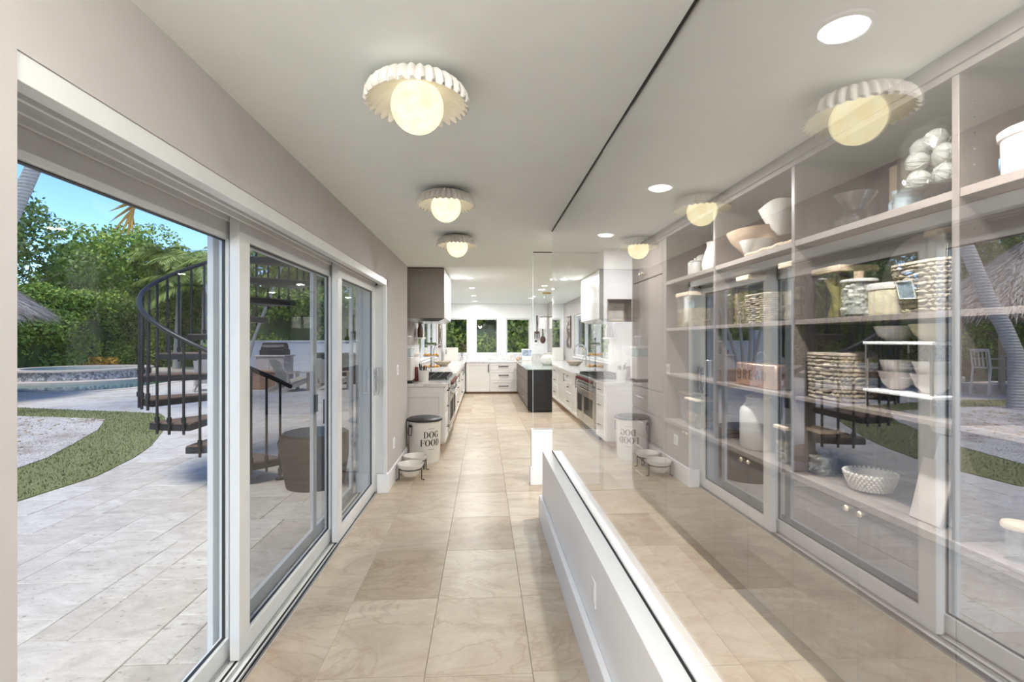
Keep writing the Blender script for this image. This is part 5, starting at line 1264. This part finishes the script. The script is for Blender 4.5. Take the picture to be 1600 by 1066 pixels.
# white wall, grill, chairs
gw_ = thing('garden_wall', 'low white stucco garden wall behind the lounge chairs', 'wall', (-4.3, 18.9, 0)); box(-5.4, 6.5, -.1, .1, -.1, 1.42).build('wall_body', M['fencew'], gw_, bev=.01); box(-5.42, 6.52, -.14, .14, 1.42, 1.48).build('cap', M['fencew'], gw_, bev=.01)
gw2 = thing('garden_pier', 'taller white pier at the left end of the garden wall', 'pier', (-9.95, 18.9, 0)); box(-.24, .24, -.24, .24, -.1, 1.9).build('pier_body', M['fencew'], gw2, bev=.01)
gc_ = thing('grill_cabinet', 'pale stone grill cabinet against the white wall', 'cabinet', (-7.0, 16.6, 0)); box(-.45, .45, -.4, .4, 0, .95).build('body', M['stonec'], gc_, bev=.01); box(-.5, .5, -.45, .45, .95, 1.0).build('top', M['stonec'], gc_, bev=.01)
for x in (-.22, .22): box(x - .2, x + .2, -.415, -.4, .08, .9).build('door', M['stonec'], gc_, bev=.004)
gr_ = thing('barbecue_grill', 'black hooded barbecue grill on the stone cabinet', 'grill', (-7.0, 16.6, 1.001)); box(-.4, .4, -.25, .25, 0, .18).build('firebox', M['black'], gr_, bev=.01)
MB().tube([(-.36, 0, .18), (.36, 0, .18)], .23, 16).build('hood', M['black'], gr_); MB().tube([(-.25, -.26, .27), (.25, -.26, .27)], .012, 6).build('handle', M['steel'], gr_)
ot = thing('outdoor_counter', 'dark brown wicker bar counter before the white wall', 'counter', (-4.9, 17.0, 0)); box(-.9, .9, -.35, .35, 0, 1.0).build('body', M['wicker_and_gap'], ot, bev=.02); box(-.97, .97, -.42, .42, 1.0, 1.05).build('top', M['wicker_and_gap'], ot, bev=.01)
lb = thing('storage_bench', 'low terracotta-coloured storage bench behind the lounge chair', 'bench', (-6.85, 15.3, 0)); box(-.55, .55, -.3, .3, 0, .5).build('body', M['toewood'], lb, bev=.01); box(-.58, .58, -.33, .33, .5, .55).build('lid', M['toewood'], lb, bev=.01)
def adirondack(label, loc, rz, proto=[None]):
    if proto[0]: return dup(proto[0], loc, rz, label)
    t = thing('adirondack_chair', label, 'chair', loc, rz, 'sand-coloured slatted lounge chairs on the patio')
    for q in range(6):
        x = -.25 + q * .1; MB().add([(x - .045, -.30, .36), (x + .045, -.30, .36), (x + .045, .28, .22), (x - .045, .28, .22), (x - .045, -.30, .385), (x + .045, -.30, .385), (x + .045, .28, .245), (x - .045, .28, .245)], [(0, 3, 2, 1), (4, 5, 6, 7), (0, 1, 5, 4), (1, 2, 6, 5), (2, 3, 7, 6), (3, 0, 4, 7)]).build('seat_slat', M['chairout'], t)
        hh = .98 - .03 * abs(q - 2.5); MB().add([(x - .045, .24, .24), (x + .045, .24, .24), (x + .05, .58, hh), (x - .05, .58, hh), (x - .045, .27, .24), (x + .045, .27, .24), (x + .05, .61, hh), (x - .05, .61, hh)], [(0, 3, 2, 1), (4, 5, 6, 7), (0, 1, 5, 4), (1, 2, 6, 5), (2, 3, 7, 6), (3, 0, 4, 7)]).build('back_slat', M['chairout'], t)
    for s_ in (-1, 1):
        box(s_ * .34 - .06, s_ * .34 + .06, -.36, .40, .53, .555).build('armrest', M['chairout'], t, bev=.006)
        box(s_ * .31 - .02, s_ * .31 + .02, -.32, -.22, 0, .53).build('leg', M['chairout'], t)
        m2 = MB().prism([(-.30, .26), (-.30, .38), (.62, .10), (.62, 0), (.5, 0)], 0, .04); m2.v = [(s_ * .29 + z - .02, x, y) for x, y, z in m2.v]; m2.build('side_rail', M['chairout'], t)
        box(s_ * .31 - .02, s_ * .31 + .02, .34, .40, .1, .53).build('rear_leg', M['chairout'], t)
    proto[0] = t; return t
adirondack('sand-coloured lounge chair seen through the second door, nearest', (-5.6, 14.6, 0), R(140))
adirondack('sand-coloured lounge chair beyond the nearest one, facing the pool', (-4.55, 14.9, 0), R(155))
adirondack('sand-coloured lounge chair left of the others by the staircase', (-8.2, 14.9, 0), R(200))
# wicker ottoman by the door
oto = thing('wicker_planter', 'round-shouldered dark brown wicker side table outside the second door', 'side table', (-1.75, 5.12, 0))
MB().lathe([(0, 0), (.28, 0), (.30, .1), (.34, .35), (.36, .46), (.33, .53), (.30, .535), (0, .535)], n=40).build('body', M['wicker_and_gap'], oto)
MB().lathe([(0, .536), (.31, .536), (.31, .548), (0, .548)], n=40).build('top', M['vinyl'], oto)
# ------------------------------------------------------------------ spiral staircase
SX, SY, SR, RISE = -2.92, 5.78, .86, .225
sp = thing('spiral_staircase', 'black metal spiral staircase with curved handrail on the patio', 'staircase', (SX, SY, 0))
MB().cyl((0, 0, 0), (0, 0, 5.2), .057, n=20).build('centre_pole', M['black'], sp)
MB().cyl((0, 0, 0), (0, 0, .02), .14, n=24).build('base_plate', M['black'], sp)
A0 = R(-27) - PSI
def sang(k2): return A0 - R(30) * k2      # angle of the leading edge of tread k (k from 0)
NT = 20
for k2 in range(NT):
    a1 = sang(k2); a0 = sang(k2 + 1) ; z = RISE * (k2 + 1); arc = np.linspace(a1 + R(2), a0 - R(1), 7)
    poly = [(.05 * math.cos(a0), .05 * math.sin(a0))] + [(.05 * math.cos(a1), .05 * math.sin(a1))] + [((SR - .01) * math.cos(b), (SR - .01) * math.sin(b)) for b in arc]
    poly = poly[::-1]
    tr_ = MB().prism(poly, z - .075, z - .012).build('tread', M['black'], sp)
    poly2 = [(x * .985, y * .985) for x, y in poly]
    MB().prism(poly2, z - .012, z).build('tread_board', M['treadwood'], tr_)
    for q in range(3):
        b = a1 + (a0 - a1) * (q + .17) / 3; zt = z + .93 - RISE + RISE * (q + .17) / 3 + .11
        x, y = SR * math.cos(b), SR * math.sin(b)
        zb = -.0 if (k2 == 0 and q == 0) else z - .11
        bl = MB().cyl((x, y, zb), (x, y, zt), .013, n=8); bl.cyl((x, y, z + .01), (x, y, z + .06), .022, n=8)
        if zb == 0: bl.cyl((x, y, 0), (x, y, .015), .05, n=12).cyl((x, y, .05), (x, y, .12), .024, n=8)
        bl.build('baluster', M['black'], sp)
hr = [(SR * math.cos(A0 - R(30) * u), SR * math.sin(A0 - R(30) * u), .93 + .11 + RISE * u) for u in np.linspace(-.25, NT, NT * 5)]
MB().tube(hr, .024, 10).build('handrail', M['black'], sp)
# exterior soffit edge and eave of the house
struct('roof_eave', MB().box(-1.55, -1.26, -3.3, 14.3, KZ + .0, KZ + .12).box(-1.262, 3.5, -3.3, 14.5, KZ + .101, KZ + .16), M['extw'])
struct('wall_exterior', MB().box(-1.27, -1.262, -3.3, 0.99, -.1, KZ).box(-1.27, -1.262, 4.86, 6.0, -.1, KZ).box(-1.27, -1.262, .99, 4.86, 2.11, KZ), M['extw'])
